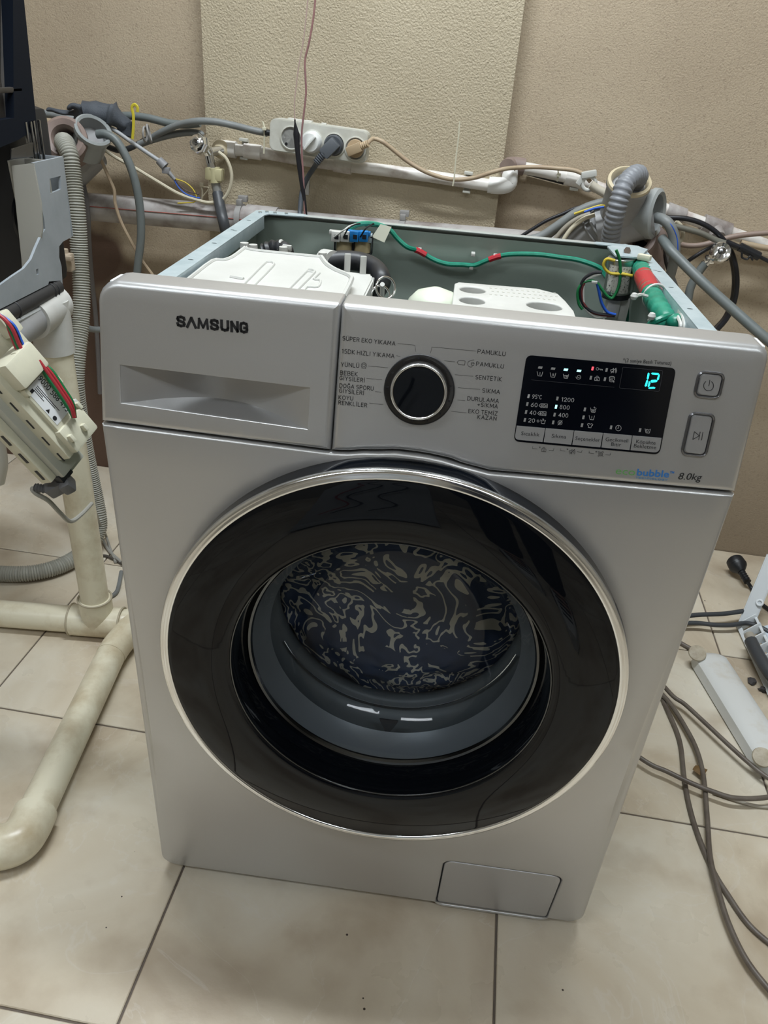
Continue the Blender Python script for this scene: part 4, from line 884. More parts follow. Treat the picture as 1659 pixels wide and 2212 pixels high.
# beige plug
c = socks[3] + sn * .002; dn = (sa_ * .80 + su * .42 + sn * .15).normalized()
bp = thing('beige_plug', 'dirty beige plug with long beige cable in the fourth socket of the strip', 'plug', c)
O('plug_body', join(lathe([(.0175, -.001), (.0165, .006), (0, .006)], c, sn, 24), rbox(c + sn * .014 + dn * .000, (.032, .018, .016), .003, Matrix((dn, sn.cross(dn), sn)).transposed())), plugb, bp)
e0 = c + sn * .014 + dn * .014
O('strain_relief', tube([e0, e0 + dn * .01, e0 + dn * .018], .0065, 12, 6, pitch=.004, amp=.001), plugb, bp)
O('plug_cable', tube([e0 + dn * .015, WP(806, 300, PO + .05), WP(826, 306, PO + .05), WP(850, 324, PO + .045), WP(880, 348, PO + .04), WP(915, 369, PO + .038), WP(950, 382, PO + .036), WP(985, 388, PO + .036), WP(1025, 384, PO + .038), WP(1060, 373, PO + .045), WP(1090, 365, PO + .04), WP(1120, 362, .06), WP(1160, 361, .055), WP(1205, 364, .055), WP(1240, 368, .055), WP(1262, 378, .055), WP(1275, 392, .05)], .0042, 10, 6), bcable, bp)
# --- white water pipe on the wall
wp = thing('water_pipe', 'white plastic water pipe with sockets and elbow running across pillar and wall', 'pipe', WP(760, 360, .07))
oc = PO + .0135
O('pipe_run', tube(wpts([(500, 323), (560, 329), (640, 343), (720, 355), (830, 368), (930, 381), (1020, 395), (1075, 402)], oc), .0118, 16, 4), pvcw, wp)
def sock(a, b, r, off, m=pvcw): return O('pipe_coupling', cyl(WP(*a, off), WP(*b, off), r, n=20), m, wp)
sock((478, 320), (510, 324), .0165, oc); sock((528, 325), (565, 330), .0150, oc); sock((722, 354), (760, 360), .0155, oc); sock((1055, 399), (1078, 402), .0158, oc, mat('clean white elbow', (.74, .73, .70), .35))
O('pipe_elbow', tube([WP(1062, 400, oc), WP(1085, 401, oc), WP(1099, 396, oc - .006), WP(1101, 382, .045), WP(1102, 366, .03)], .0165, 16, 6), MATS['clean white elbow'], wp)
O('pipe_elbow', tube([WP(1096, 362, .05), WP(1102, 358, .03), WP(1115, 358, .024), WP(1132, 361, .022)], .017, 16, 6), dirtyb, wp)
O('pipe_run', tube(wpts([(1110, 359), (1180, 372), (1250, 389), (1300, 408), (1380, 432), (1450, 457), (1520, 482), (1600, 510), (1720, 552)], .026), .0118, 16, 4), pvcw, wp)
sock((1222, 382), (1258, 391), .0155, .026); 
O('pipe_coupling', cyl(WP(1440, 453, .026), WP(1478, 467, .026), .0155, n=20), drainp, wp)
O('pipe_tee', join(cyl(WP(1518, 481, .026), WP(1575, 501, .026), .0175, n=20), cyl(WP(1546, 490, .026), WP(1549, 512, .045), .0155, n=20)), drainp, wp)
for u, v in ((527, 322), (1010, 394)):
    c = WP(u, v, oc); O('pipe_clip', join(rbox(c + Vector((0, 0, .018)), (.018, .012, .006), .0015, Ms), rbox(c - Vector((0, 0, .018)), (.016, .010, .005), .0015, Ms), rbox(c - sn * .012, (.014, .012, .034), .002, Ms)), stripm, wp)
c = WP(1243, 388, .026); O('pipe_clip', join(rbox(c - Vector((0, 0, .018)), (.018, .012, .006), .0015, Ms), rbox(c - sn * .010, (.014, .012, .034), .002, Ms)), stripm, wp)
single('pipe_slot_trim', rbox((WP(1138, 375, .006) + WP(1222, 397, .006)) / 2, ((WP(1222, 397) - WP(1138, 375)).length, .004, .006), .001, Matrix(((WP(1222, 397) - WP(1138, 375)).normalized(), NW * -1, NW.cross((WP(1222, 397) - WP(1138, 375)).normalized()))).transposed()), mat('black grommet strip', (.03, .03, .03), .6), 'thin dark ribbed strip on the wall under the white pipe right of the pillar', 'strip')
# loose white ties
single('wall_cable_tie', tube(wpts([(993, 262), (990, 300), (985, 340), (981, 385), (978, 402)], PO + .05), .0016, 6), creampl, 'long cream cable tie standing up from the pipe on the pillar', 'cable tie')
single('wall_cable_tie', join(tube(wpts([(567, 262), (571, 276), (571, 300), (570, 332)], PO + .046), .0018, 6), rbox(WP(571, 278, PO + .05), (.008, .006, .006), .001)), creampl, 'cream cable tie holding the grey cable left of the socket strip', 'cable tie')
p3 = WP(1216, 372, .045); single('wall_cable_tie', join(tube(wpts([(1205, 361), (1206, 375), (1204, 392)], .045), .0017, 6), rbox(WP(1207, 378, .05), (.008, .006, .006), .001)), creampl, 'small cable tie binding the beige cable to the pipe right of the pillar', 'cable tie')
# --- big grey drain pipe
dpipe = thing('drain_pipe', 'thick dirty grey drain pipe with a thin red line running behind the machine', 'pipe', WP(690, 490, .08))
cl = [(184, 446), (330, 458), (485, 471), (600, 482), (694, 491), (820, 503), (960, 514), (1148, 530), (1260, 540)]
O('pipe_run', tube(wpts(cl, .085), .029, 24, 3), drainp, dpipe)
O('red_line', tube([WP(u, v - 1 + (u - 184) * .002, .085 + .0292) for u, v in cl[:4]], .0008, 5, 3), mat('red line', (.36, .08, .06), .5), dpipe)
for u, v in ((520, 474), (868, 507)):
    c = WP(u, v, .085); e = (WP(u + 30, v + 3, .085) - c).normalized()
    O('pipe_clamp', join(lathe([(.0292, -.006), (.0325, -.006), (.0325, .006), (.0292, .006)], c, e, 28, closed=True), rbox(c + Vector((0, 0, .036)) + NW * .006, (.012, .014, .012), .002), rbox(c + Vector((0, 0, .040)) - NW * .02, (.020, .016, .012), .002)), mat('clamp grey', (.28, .27, .26), .5), dpipe)
O('pipe_coupling', cyl(WP(535, 475, .085), WP(600, 482, .085), .0322, n=28), drainp, dpipe)
# --- left chrome angle valve
c = WP(433, 312, PO + .09)
tap = thing('angle_valve', 'chrome angle valve with round handle above a grey hose left of the strip', 'tap', c)
fw_ = (NW * .75 - UX * .25 + Vector((0, 0, .25))).normalized()
O('handle', lathe([(.0, .016), (.010, .017), (.013, .014), (.018, .012), (.0205, .006), (.019, -.006), (.012, -.010), (0, -.010)], c, fw_, 8), chrome, tap, sharp=30)
O('handle_screw', lathe([(.006, .014), (.006, .019), (.0, .020)], c, fw_, 16), mat('dark chrome', (.35, .36, .38), .15, 1.), tap)
vb = WP(450, 330, PO + .07)
O('valve_body', join(cyl(c - fw_ * .012, vb, .011, n=18), cyl(vb, WP(455, 352, PO + .07), .0095, n=18), cyl(vb, WP(478, 324, PO + .03), .009, n=18)), chrome, tap)
O('wall_flange', lathe([(.018, 0), (.018, .008), (.012, .014), (.009, .016)], WP(478, 322, PO + .02), NW, 24), beigering, tap)
O('valve_outlet', cyl(WP(455, 350, PO + .07), WP(463, 385, PO + .07), .0088, n=6), chrome, tap)
ah = thing('supply_hose', 'dark grey rubber supply hose with yellowed nut hanging under the chrome valve', 'hose', WP(470, 440, PO + .07))
O('hose_nut', join(rbox(WP(464, 376, PO + .07), (.036, .024, .024), .004, Ms), cyl(WP(462, 362, PO + .07), WP(466, 394, PO + .07), .013, n=12)), mat('yellowed nut', (.50, .46, .28), .45), ah)
O('hose_ferrule', cyl(WP(465, 392, PO + .07), WP(471, 422, PO + .07), .0095, n=16), mat('ribbed ferrule', (.30, .30, .29), .4, .3), ah)
O('hose_body', tube([WP(470, 418, PO + .07), WP(476, 450, PO + .09), WP(483, 480, PO + .11), WP(492, 520, PO + .10)], .0115, 14), dcable, ah)
# --- cables on the left
single('hanging_cable', tube(wpts([(200, 263), (235, 254), (275, 250), (320, 255), (365, 266), (400, 269), (432, 266)], .07), .0078, 12), gcable2, 'thick greenish grey hose lying over the dark glove', 'hose')
single('hanging_cable', tube(wpts([(78, 244), (110, 247), (140, 253)], .09) + wpts([(165, 258)], .08), .0078, 12), gcable, 'short grey cable end coming from behind the black appliance above the brown pipe mouth', 'cable')
single('hanging_cable', tube([WP(325, 300, .06), WP(350, 285, .07), WP(385, 270, .08), WP(425, 262, PO + .05), WP(465, 263, PO + .05), WP(505, 271, PO + .045), WP(545, 281, PO + .045), WP(578, 288, PO + .035)], .0068, 12), gcable, 'grey cable arching from the left into the socket strip', 'cable')
single('hanging_cable', tube(wpts([(300, 312), (335, 300), (375, 290), (410, 286), (432, 289), (436, 293)], .06), .007, 12), gcable, 'grey cable ending at the pillar edge above the chrome valve', 'cable')
single('hanging_cable', tube(wpts([(140, 283), (200, 300), (260, 325), (320, 300), (345, 292)], .05), .006, 10), dcable, 'dark cable sagging behind the two pipe mouths', 'cable')
single('hanging_cable', tube(wpts([(80, 262), (105, 266), (140, 270)], .06), .012, 12), bcable, 'beige tube end left of the brown pipe mouth', 'tube')
lc = thing('lamp_lead', 'thin pale grey lead ending in a joint with bare coloured wires', 'cable', WP(345, 345, .10))
O('lead', tube(wpts([(222, 271), (245, 280), (280, 304), (315, 328), (345, 348)], .12), .0042, 10), mat('pale grey lead', (.36, .37, .38), .5), lc)
O('lead_joint', join(cyl(WP(343, 346, .12), WP(357, 360, .12), .0085, .0095, 12), rbox(WP(359, 368, .12), (.016, .012, .012), .002), cyl(WP(364, 372, .12), WP(378, 388, .12), .005, .0035, 10)), mat('joint grey', (.24, .24, .25), .5), lc)
O('wire', tube(wpts([(374, 384), (386, 405), (402, 419), (418, 425), (432, 428)], .12), .0016, 6), wblue, lc)
O('wire', tube(wpts([(376, 384), (388, 400), (405, 413), (430, 419)], .12), .0016, 6), mat('wire dark brown', (.07, .04, .03), .5), lc)
O('wire', tube(wpts([(378, 386), (400, 394), (416, 408), (424, 424), (420, 436), (402, 438), (384, 439)], .12), .0014, 6), wyel, lc)
single('terminal_stub', join(tube(wpts([(432, 398), (437, 412), (436, 432)], .11), .0022, 8), rbox(WP(436, 399, .11), (.009, .006, .008), .001), tube(wpts([(438, 424), (448, 412), (450, 405), (440, 404)], .115), .0013, 6)), mat('brass scrap', (.45, .40, .30), .4, .4), 'bare brass terminal with black clip beside the chrome valve outlet', 'terminal')
single('hanging_cable', tube(wpts([(168, 280), (186, 288), (200, 305), (216, 340), (236, 385), (247, 412), (249, 440), (262, 480), (285, 525), (305, 560), (334, 600), (350, 625)], .14), .0035, 8), bcable, 'thin tan cable dropping from the pipe mouth across the drain pipe', 'cable')
single('hanging_cable', tube(wpts([(175, 291), (205, 310), (250, 340), (290, 362), (340, 392), (385, 418), (425, 432), (455, 438), (482, 430), (497, 405), (500, 375), (490, 345), (472, 328)], .12), .0036, 8), crcable, 'cream cable sagging right and looping up to the chrome valve', 'cable')
single('hanging_cable', tube(wpts([(210, 290), (228, 290), (250, 303), (272, 338), (287, 375), (298, 420), (304, 470), (304, 520), (298, 570), (294, 620)], .16), .0085, 12), gcable2, 'thick greenish grey hose hanging from the open grey pipe mouth', 'hose')
single('cable_loop', join(ring(WP(313, 290, .09), (1, .1, 0), .014, .0022, 20), ring(WP(322, 288, .09), (1, .3, .2), .016, .0022, 20)), mat('grey zip tie', (.3, .29, .28), .5), 'pair of grey plastic ties round the cables right of the glove', 'cable tie')
single('hanging_cable', tube([WP(180, 400, .10), WP(186, 430, .12), WP(190, 470, .12), WP(192, 520, .10), WP(198, 600, .06), WP(208, 700, .04), WP(216, 850, .03)], .0055, 8), mat('dusty grey cable', (.15, .14, .14), .6), 'dusty grey cable running down the stained wall behind the corrugated hose', 'cable')
single('hanging_cable', tube([WP(110, 670, .30), WP(150, 692, .28), WP(180, 706, .24), WP(215, 712, .20), WP(260, 700, .14)], .007, 10), gcable, 'grey cable crossing low behind the corrugated hose beside the ivory post', 'cable')
# --- pipe mouths (wye) on the left
wye = thing('drain_branch', 'grey drain branch with a brown ringed mouth and a round grey mouth', 'pipe fitting', WP(180, 340, .1))
bc = WP(141, 300, .20); bd = (NW * .80 + UX * .25 + Vector((0, 0, .38))).normalized()
O('brown_mouth', lathe([(.0215, -.05), (.022, -.002), (.026, .006), (.036, .009), (.0425, .004), (.043, -.006), (.040, -.014), (.038, -.03), (.038, -.06)], bc, bd, 40), dirtyb, wye, label='brown ringed mouth')
O('branch_body', join(cyl(bc - bd * .03, bc - bd * .10, .0375, n=28), cyl(WP(205, 330, .10), WP(150, 385, .10), .031, n=24), cyl(WP(160, 365, .10), WP(120, 420, .08), .030, n=24)), drainl, wye)
gc = WP(202, 281, .17); gd = (NW * .46 + UX * .56 + Vector((0, 0, .72))).normalized()
O('grey_mouth', lathe([(.028, -.05), (.029, .0), (.033, .004), (.037, .001), (.037, -.008), (.033, -.012), (.033, -.06)], gc, gd, 40), mat('grey mouth ring', (.34, .36, .36), .35), wye, label='grey mouth')
O('branch_throat', cyl(gc - gd * .045, gc - gd * .05, .028, n=24), blackmat, wye)
O('branch_neck', cyl(gc - gd * .04, WP(190, 330, .10), .032, n=24), drainl, wye)
# corrugated hose to the floor
hp = [bc - bd * .045 - Vector((0, 0, .006)), bc - Vector((0, 0, .008)), bc + bd * .022 - Vector((0, 0, .014)), WP(150, 335, .245), WP(157, 380, .255), WP(165, 450, .27), WP(171, 540, .28), WP(176, 620, .30), WP(175, 690, .32), WP(168, 760, .35)]
lower = [(164, 830, .37), (172, 900, .37), (186, 980, .37), (203, 1060, .37), (213, 1110, .38)]
hp += [WP(*q) for q in lower]
hp += [FP(212, 1150, .05), FP(185, 1188, .025), FP(140, 1218, .021), FP(90, 1234, .021), FP(30, 1240, .021), FP(-60, 1232, .021), FP(-160, 1200, .021)]
single('corrugated_hose', tube(hp, .0162, 16, 8, pitch=.0050, amp=.0016), hose, 'grey corrugated drain hose dropping from the brown pipe mouth to the floor', 'hose', sharp=80)
# --- glove with yellow cuff loop
gl = thing('work_glove', 'dark grey rubber coated work glove with yellow cuff draped over the hoses', 'glove', WP(215, 250, .1))
def gloveshape():
    bm = bmesh.new(); Vs = []; Es = []; R = []
    def v(u, vv, off, r): Vs.append(WP(u, vv, off)); R.append(r); return len(Vs) - 1
    palm = v(212, 243, .11, .036); p2 = v(240, 247, .11, .034); cuff = v(262, 262, .10, .026); c2 = v(282, 280, .10, .022); p0 = v(185, 242, .12, .028)
    Es += [(palm, p2), (p2, cuff), (cuff, c2), (palm, p0)]
    for pts in ([(165, 247, .12, .012), (135, 243, .13, .0095), (98, 235, .14, .008)], [(170, 232, .13, .0125), (150, 229, .14, .011), (146, 236, .14, .009)], [(168, 262, .12, .011), (140, 275, .13, .009), (120, 290, .13, .008)]):
        prev = p0
        for q in pts: k = v(*q); Es.append((prev, k)); prev = k
    return Vs, Es, R
Vs, Es, R = gloveshape()
me = bpy.data.meshes.new('glove_tmp'); me.from_pydata([tuple(q) for q in Vs], Es, []); ob = bpy.data.objects.new('glove_tmp', me); col.objects.link(ob)
sk = ob.modifiers.new('s', 'SKIN'); sk.use_smooth_shade = True
for i, r in enumerate(R): me.skin_vertices[0].data[i].radius = (r, r * .62)
me.skin_vertices[0].data[0].use_root = True
ob.modifiers.new('u', 'SUBSURF').levels = 2
dg = bpy.context.evaluated_depsgraph_get(); em = bpy.data.meshes.new_from_object(ob.evaluated_get(dg))
gV = [v.co + Vector((0, 0, .004)) * noise.noise(v.co * 45) + NW * (.004 * noise.noise(v.co * 60)) for v in em.vertices]; gF = [tuple(p.vertices) for p in em.polygons]
bpy.data.objects.remove(ob); bpy.data.meshes.remove(em)
O('glove_shell', (gV, gF), glovem, gl, sharp=180)
O('yellow_cuff', tube(wpts([(286, 300), (288, 275), (288, 250), (285, 232), (291, 226), (297, 232), (297, 242)], .13), .0019, 8, flat=1.6), yellow, gl)
O('glove_cuff', prism3(wpts([(248, 275), (285, 262), (286, 300), (262, 292)], .115), .012, NW, .003), glovem, gl)
# --- hanging wires in front of the pillar
o1 = PO + .10
single('hanging_wire', tube(wpts([(684, -40), (678, 30), (668, 90), (659, 130), (660, 170), (661, 200), (657, 240), (652, 285), (652, 330), (655, 380), (657, 430), (659, 500)], o1), .0019, 8), pinkc, 'dark pink wire hanging in front of the socket strip, right one of two', 'wire')
hw = thing('hanging_wire', 'thin pale wire hanging before the strip, its lower end wrapped in black tape', 'wire', WP(640, 300, o1))
O('wire', tube(wpts([(668, -40), (662, 30), (655, 90), (646, 140), (640, 185), (636, 225), (637, 262)], o1), .0012, 6), mat('pale pink wire', (.46, .34, .30), .45), hw)
O('tape_wrap', tube([WP(637, 258, o1), WP(638, 285, o1)], .0032, 8, raw=True, flat=.5), wblack, hw)
def taper(pts, rs, n=8):
    P = spline(pts, 6); V, F = [], []
    for i, p in enumerate(P):
        t = i / (len(P) - 1) * (len(rs) - 1); k = min(int(t), len(rs) - 2); r = rs[k] + (rs[k + 1] - rs[k]) * (t - k)
        d = (P[min(i + 1, len(P) - 1)] - P[max(i - 1, 0)]).normalized(); x = d.cross(NW).normalized(); y = d.cross(x)
        for j in range(n): a = 2 * math.pi * j / n; V.append(p + x * r * math.cos(a) + y * r * .6 * math.sin(a))
    for i in range(len(P) - 1):
        for j in range(n): q = (j + 1) % n; F.append((i * n + j, i * n + q, (i + 1) * n + q, (i + 1) * n + j))
    F.append(tuple(range(n))); F.append(tuple((len(P) - 1) * n + j for j in range(n))); return V, F
O('tape_tail', taper(wpts([(637, 262), (640, 290), (643, 330), (648, 370), (654, 410), (659, 440), (664, 475)], o1), [.001, .0065, .005, .0048, .0046, .003, .001]), wblack, hw)
single('wall_patch', rbox(WP(663, 405, PO + .002), (.010, .003, .030), .001, Ms), mat('chipped filler', (.56, .55, .52), .6), 'small white filler patch on the pillar behind the dark cable', 'patch')
# ================================================================ RIGHT CLUSTER
rw = thing('drain_manifold', 'big grey drain manifold with an upright mouth and a side mouth', 'pipe fitting', WP(1330, 470, .15))
m0 = WP(1360, 392, .20); md = (Vector((0, 0, .80)) + NW * .50 + UX * .02).normalized()
O('upright_socket', lathe([(.0412, -.003), (.0412, -.009), (.038, -.014), (.037, -.07)], m0, md, 40, cap=False), drainl, rw)
O('upright_mouth', lathe([(.030, -.05), (.031, -.002), (.035, .004), (.040, .002), (.041, -.003)], m0, md, 40, cap=False), beigering, rw, label='yellowed upright mouth ring')
j0 = WP(1330, 480, .14)
O('manifold_body', join(cyl(m0 - md * .01, WP(1340, 470, .15), .0375, n=32), cyl(WP(1225, 540, .12), WP(1310, 480, .14), .036, n=32), cyl(WP(1290, 492, .14), WP(1410, 465, .15), .042, n=32)), drainl, rw)
s0_ = WP(1412, 462, .165); sd = (UX * .80 + NW * .42 + Vector((0, 0, .08))).normalized()
O('side_mouth', lathe([(.034, -.04), (.035, .006), (.040, .010), (.046, .006), (.0465, -.004), (.043, -.010), (.042, -.05)], s0_, sd, 40), mat('grey mouth ring', (.34, .36, .36), .35), rw, label='grey side mouth')
O('manifold_throat', join(cyl(s0_ - sd * .03, s0_ - sd * .035, .034, n=24), cyl(m0 - md * .04, m0 - md * .045, .031, n=24)), blackmat, rw)
O('manifold_seam', join(ring(WP(1293, 490, .14), (WP(1310, 480, .14) - WP(1225, 540, .12)), .0365, .0025, 32), ring(WP(1280, 498, .135), (WP(1310, 480, .14) - WP(1225, 540, .12)), .0365, .002, 32)), drainl, rw)
bm_ = thing('brown_socket', 'brown dirty pipe socket with dark opening under the grey manifold', 'pipe fitting', WP(1390, 530, .12))
b0 = WP(1384, 522, .16); bd2 = (NW * .6 - UX * .45 + Vector((0, 0, .5))).normalized()
O('socket_ring', lathe([(.015, -.02), (.016, .002), (.022, .006), (.030, .003), (.031, -.01), (.028, -.06)], b0, bd2, 32), dirtyb, bm_)
O('socket_throat', cyl(b0 - bd2 * .012, b0 - bd2 * .016, .0158, n=24), blackmat, bm_)
O('socket_body', join(cyl(WP(1395, 532, .13), WP(1425, 500, .12), .030, n=24), cyl(WP(1395, 532, .13), WP(1405, 600, .10), .030, n=24)), dirtyb, bm_)
single('corrugated_hose', tube([m0 - md * .03, WP(1378, 385, .21), WP(1372, 378, .235), WP(1352, 396, .26), WP(1340, 425, .27), WP(1330, 460, .27), WP(1322, 495, .26), WP(1318, 530, .24), WP(1318, 580, .2)], .0165, 16, 8, pitch=.0085, amp=.0016), hosed, 'dark grey coarse corrugated hose bent out of the upright drain mouth', 'hose', sharp=80)
def wcable(pts, r, m, lab, cat='cable', off=.1, **k): return single('hanging_cable', tube(wpts(pts, off), r, 10, **k), m, lab, cat)
wcable([(1128, 520), (1165, 512), (1200, 490), (1240, 462), (1275, 445), (1310, 436)], .0085, gcable, 'thick grey cable arching up toward the drain manifold from the machine back', off=.16)
wcable([(1120, 514), (1150, 495), (1180, 477), (1215, 462), (1250, 448), (1300, 440)], .0035, wblack, 'thin black cable just above the thick grey one left of the manifold', off=.13)
wcable([(1160, 530), (1205, 495), (1240, 465), (1270, 450), (1315, 430)], .0055, mat('olive grey cable', (.14, .135, .11), .5), 'olive grey cable second in the fan left of the manifold', off=.14)
wcable([(1190, 530), (1208, 505), (1228, 485), (1252, 470), (1275, 462)], .0045, mat('dusty beige cable', (.30, .27, .22), .5), 'dusty beige cable third in the fan left of the manifold', off=.17)
wcable([(1208, 535), (1222, 510), (1238, 490), (1262, 472), (1285, 464)], .0042, crcable, 'cream cable nearest the manifold body in the fan', off=.18)
wcable([(1240, 462), (1270, 452), (1300, 444), (1320, 452)], .0022, wyel, 'thin yellow wire tangled beside the manifold throat', 'wire', off=.19)
wcable([(1262, 458), (1285, 450), (1305, 447)], .0022, wblue, 'thin blue wire tangled beside the manifold throat', 'wire', off=.20)
single('pipe_clip_scrap', join(rbox(WP(1272, 376, .06), (.030, .014, .012), .002, Matrix.Rotation(-.25, 3, 'Y')), rbox(WP(1255, 388, .06), (.010, .010, .022), .002, Matrix.Rotation(.5, 3, 'Y')), ring(WP(1272, 396, .06), NW, .013, .004, 20)), whitepl, 'broken white pipe clip on the white pipe left of the manifold mouth', 'clip')
wcable([(1276, 398), (1290, 408), (1310, 420), (1335, 440)], .0085, mat('cream to grey hose', (.50, .46, .38), .45), 'cream hose coming out of the broken white clip toward the manifold', 'hose', off=.075)
bl = thing('striped_hose', 'grey hose with a blue stripe looping out of the side mouth', 'hose', WP(1450, 520, .2))
hpb = [(1418, 470, .17), (1432, 474, .19), (1446, 486, .20), (1456, 512, .20), (1458, 545, .20), (1452, 580, .19), (1440, 620, .16)]
O('hose_body', tube([WP(*q) for q in hpb], .0098, 12), gcable, bl)
O('blue_stripe', tube([WP(q[0] + 4 + 2 * (i > 2), q[1], q[2] + .0090) for i, q in enumerate(hpb)][1:], .0010, 6), wblue, bl)
single('flat_hose', tube(wpts([(1424, 500), (1434, 540), (1448, 590), (1466, 640), (1480, 700)], .10), .015, 12, flat=.4), mat('dark flattened hose', (.09, .088, .085), .5), 'dark flattened hose behind the blue striped hose', 'hose')
single('diagonal_hose', tube([WP(1430, 515, .19), WP(1448, 540, .22), WP(1475, 568, .24), WP(1520, 612, .27), WP(1580, 666, .30), WP(1659, 735, .34), WP(1760, 815, .36)], .0092, 12), gcable2, 'thick greenish grey hose running diagonally down to the right edge', 'hose')
wcable([(1440, 470), (1480, 472), (1515, 482), (1545, 500), (1568, 525), (1584, 555), (1592, 600), (1588, 645), (1572, 685), (1550, 712)], .0050, wblack, 'black cable looping round the right chrome tap', off=.11)
wcable([(1568, 530), (1580, 560), (1586, 600), (1582, 645), (1566, 685), (1542, 712)], .0046, mat('brown black cable', (.035, .028, .024), .5), 'brown black cable on the inside of the black loop', off=.10)
wcable([(1450, 487), (1480, 494), (1515, 504), (1545, 518), (1580, 530), (1620, 545)], .0055, mat('olive grey cable', (.14, .135, .11), .5), 'olive grey cable passing left of the right chrome tap', off=.12)
wcable([(1455, 522), (1480, 530), (1510, 530), (1545, 522), (1580, 512), (1620, 506), (1700, 500)], .0055, mat('dusty rose cable', (.26, .19, .155), .5), 'dusty rose brown cable waving behind the right chrome tap', off=.06)
wcable([(1460, 478), (1472, 490), (1475, 510), (1466, 524), (1458, 530)], .0042, crcable, 'short bent cream cable right of the side mouth', off=.09)
wcable([(1600, 524), (1625, 530), (1659, 536), (1720, 540)], .0060, bcable, 'beige cable end right of the right chrome tap', off=.06)
wcable([(1478, 570), (1495, 558), (1520, 542), (1545, 530), (1565, 526)], .0040, wblack, 'thin black cable rising behind the right chrome tap', off=.09)
bk = thing('black_connector_lead', 'black lead with inline connector and hook at the right edge', 'cable', WP(1620, 550, .14))
O('lead', tube(wpts([(1570, 522), (1590, 531), (1612, 540)], .14) , .0048, 10), wblack, bk); O('lead', tube(wpts([(1628, 548), (1660, 564), (1730, 595)], .14), .0036, 10), wblack, bk)
O('connector', cyl(WP(1598, 533, .14), WP(1640, 554, .14), .0085, n=14), blackmat, bk)
O('hook', tube(wpts([(1603, 545), (1603, 556), (1614, 560), (1620, 554), (1626, 562)], .15), .002, 6), blackmat, bk)
# right chrome tap
c = WP(1556, 547, .14); tf = (NW * .85 + Vector((0, 0, .45)) - UX * .12).normalized()
t2 = thing('wall_tap', 'chrome tap with a round knurled handle on the right wall', 'tap', c)
O('handle', lathe([(.0, .014), (.008, .015), (.010, .010), (.017, .013), (.0195, .010), (.0205, .0), (.018, -.010), (.010, -.014), (0, -.014)], c, tf, 20), chrome, t2, sharp=25)
O('handle_button', lathe([(.0075, .011), (.0075, .0155), (.005, .0175), (0, .018)], c, tf, 20), mat('dark chrome', (.35, .36, .38), .15, 1.), t2)
O('valve_body', join(cyl(c - tf * .01, WP(1548, 550, .10), .0095, n=16), cyl(WP(1549, 512, .045), WP(1548, 550, .09), .0085, n=16), cyl(WP(1540, 552, .10), WP(1524, 570, .10), .0085, n=16), rbox(WP(1532, 560, .10), (.02, .016, .016), .004)), chrome, t2)
O('tap_hose', tube(wpts([(1524, 568), (1508, 590), (1492, 620), (1486, 650)], .10), .0085, 10), gcable2, t2)
# ================================================================ FLOOR, RIGHT
def fpts(L, z=.0045): return [FP(q[0], q[1], q[2] if len(q) > 2 else z) for q in L]
def fcable(pts, lab, r=.0042, m=brcable, z=.0042): return single('floor_cable', tube(fpts(pts, z), r, 10), m, lab, 'cable')
fcable([(1400, 1440), (1440, 1530), (1468, 1600), (1478, 1680), (1490, 1745), (1510, 1810), (1540, 1880), (1570, 1930), (1620, 2000), (1690, 2060)], 'brown cable bowing left then crossing to the right edge in the foreground')
fcable([(1420, 1490), (1448, 1520), (1480, 1570), (1505, 1620), (1520, 1680), (1528, 1770), (1534, 1850), (1548, 1910), (1572, 1990), (1610, 2070), (1659, 2135), (1700, 2180)], 'brown cable lying innermost and leaving at the lower right corner', z=.0125)
fcable([(1400, 1440), (1450, 1500), (1480, 1522), (1530, 1568), (1575, 1610), (1620, 1650), (1659, 1680), (1720, 1715)], 'brown cable running under the end of the white paddle', z=.0205)
fcable([(1330, 1600), (1400, 1648), (1440, 1666), (1490, 1690), (1540, 1710), (1590, 1724), (1659, 1722), (1740, 1700)], 'brown cable crossing the other floor cables below the white paddle', z=.0205)
fcable([(1540, 1712), (1600, 1732), (1640, 1742), (1700, 1745)], 'pale cable end partly under the brown ones at the right edge', r=.003, m=mat('pale floor cable', (.42, .38, .32), .5), z=.0035)
fcable([(1400, 1338), (1470, 1332), (1510, 1328), (1560, 1326), (1592, 1322), (1640, 1315)], 'black cable running straight into the white ribbed frame', r=.0052, m=dcable, z=.030)
fcable([(1400, 1345), (1460, 1346), (1507, 1346), (1545, 1350), (1580, 1350), (1612, 1346), (1640, 1354), (1670, 1370)], 'dark cable curving over the foot of the white ribbed frame', r=.0052, m=dcable, z=.020)
fcable([(1440, 1372), (1486, 1398), (1496, 1404)], 'cable stub vanishing under the top end of the white paddle', r=.005)
# plug on the floor by the wall
c = FP(1590, 1216, .034); pd = (FP(1618, 1262, .02) - c).normalized()
fpz = thing('round_floor_plug', 'black round mains plug lying on the floor by the wall', 'plug', FP(1590, 1225, 0))
O('plug_head', lathe([(0, -.012), (.016, -.012), (.020, -.008), (.021, .004), (.0195, .008), (.0215, .010), (.020, .015), (.013, .024), (.008, .030)], c, pd, 28), blackmat, fpz)
O('strain_relief', tube([c + pd * .026, c + pd * .04, c + pd * .062], .0075, 12, 6, pitch=.007, amp=.0014), blackmat, fpz)
O('plug_cable', tube([c + pd * .058, FP(1624, 1272, .006), FP(1640, 1300, .0055), FP(1680, 1330, .0055)], .0045, 10), blackmat, fpz)
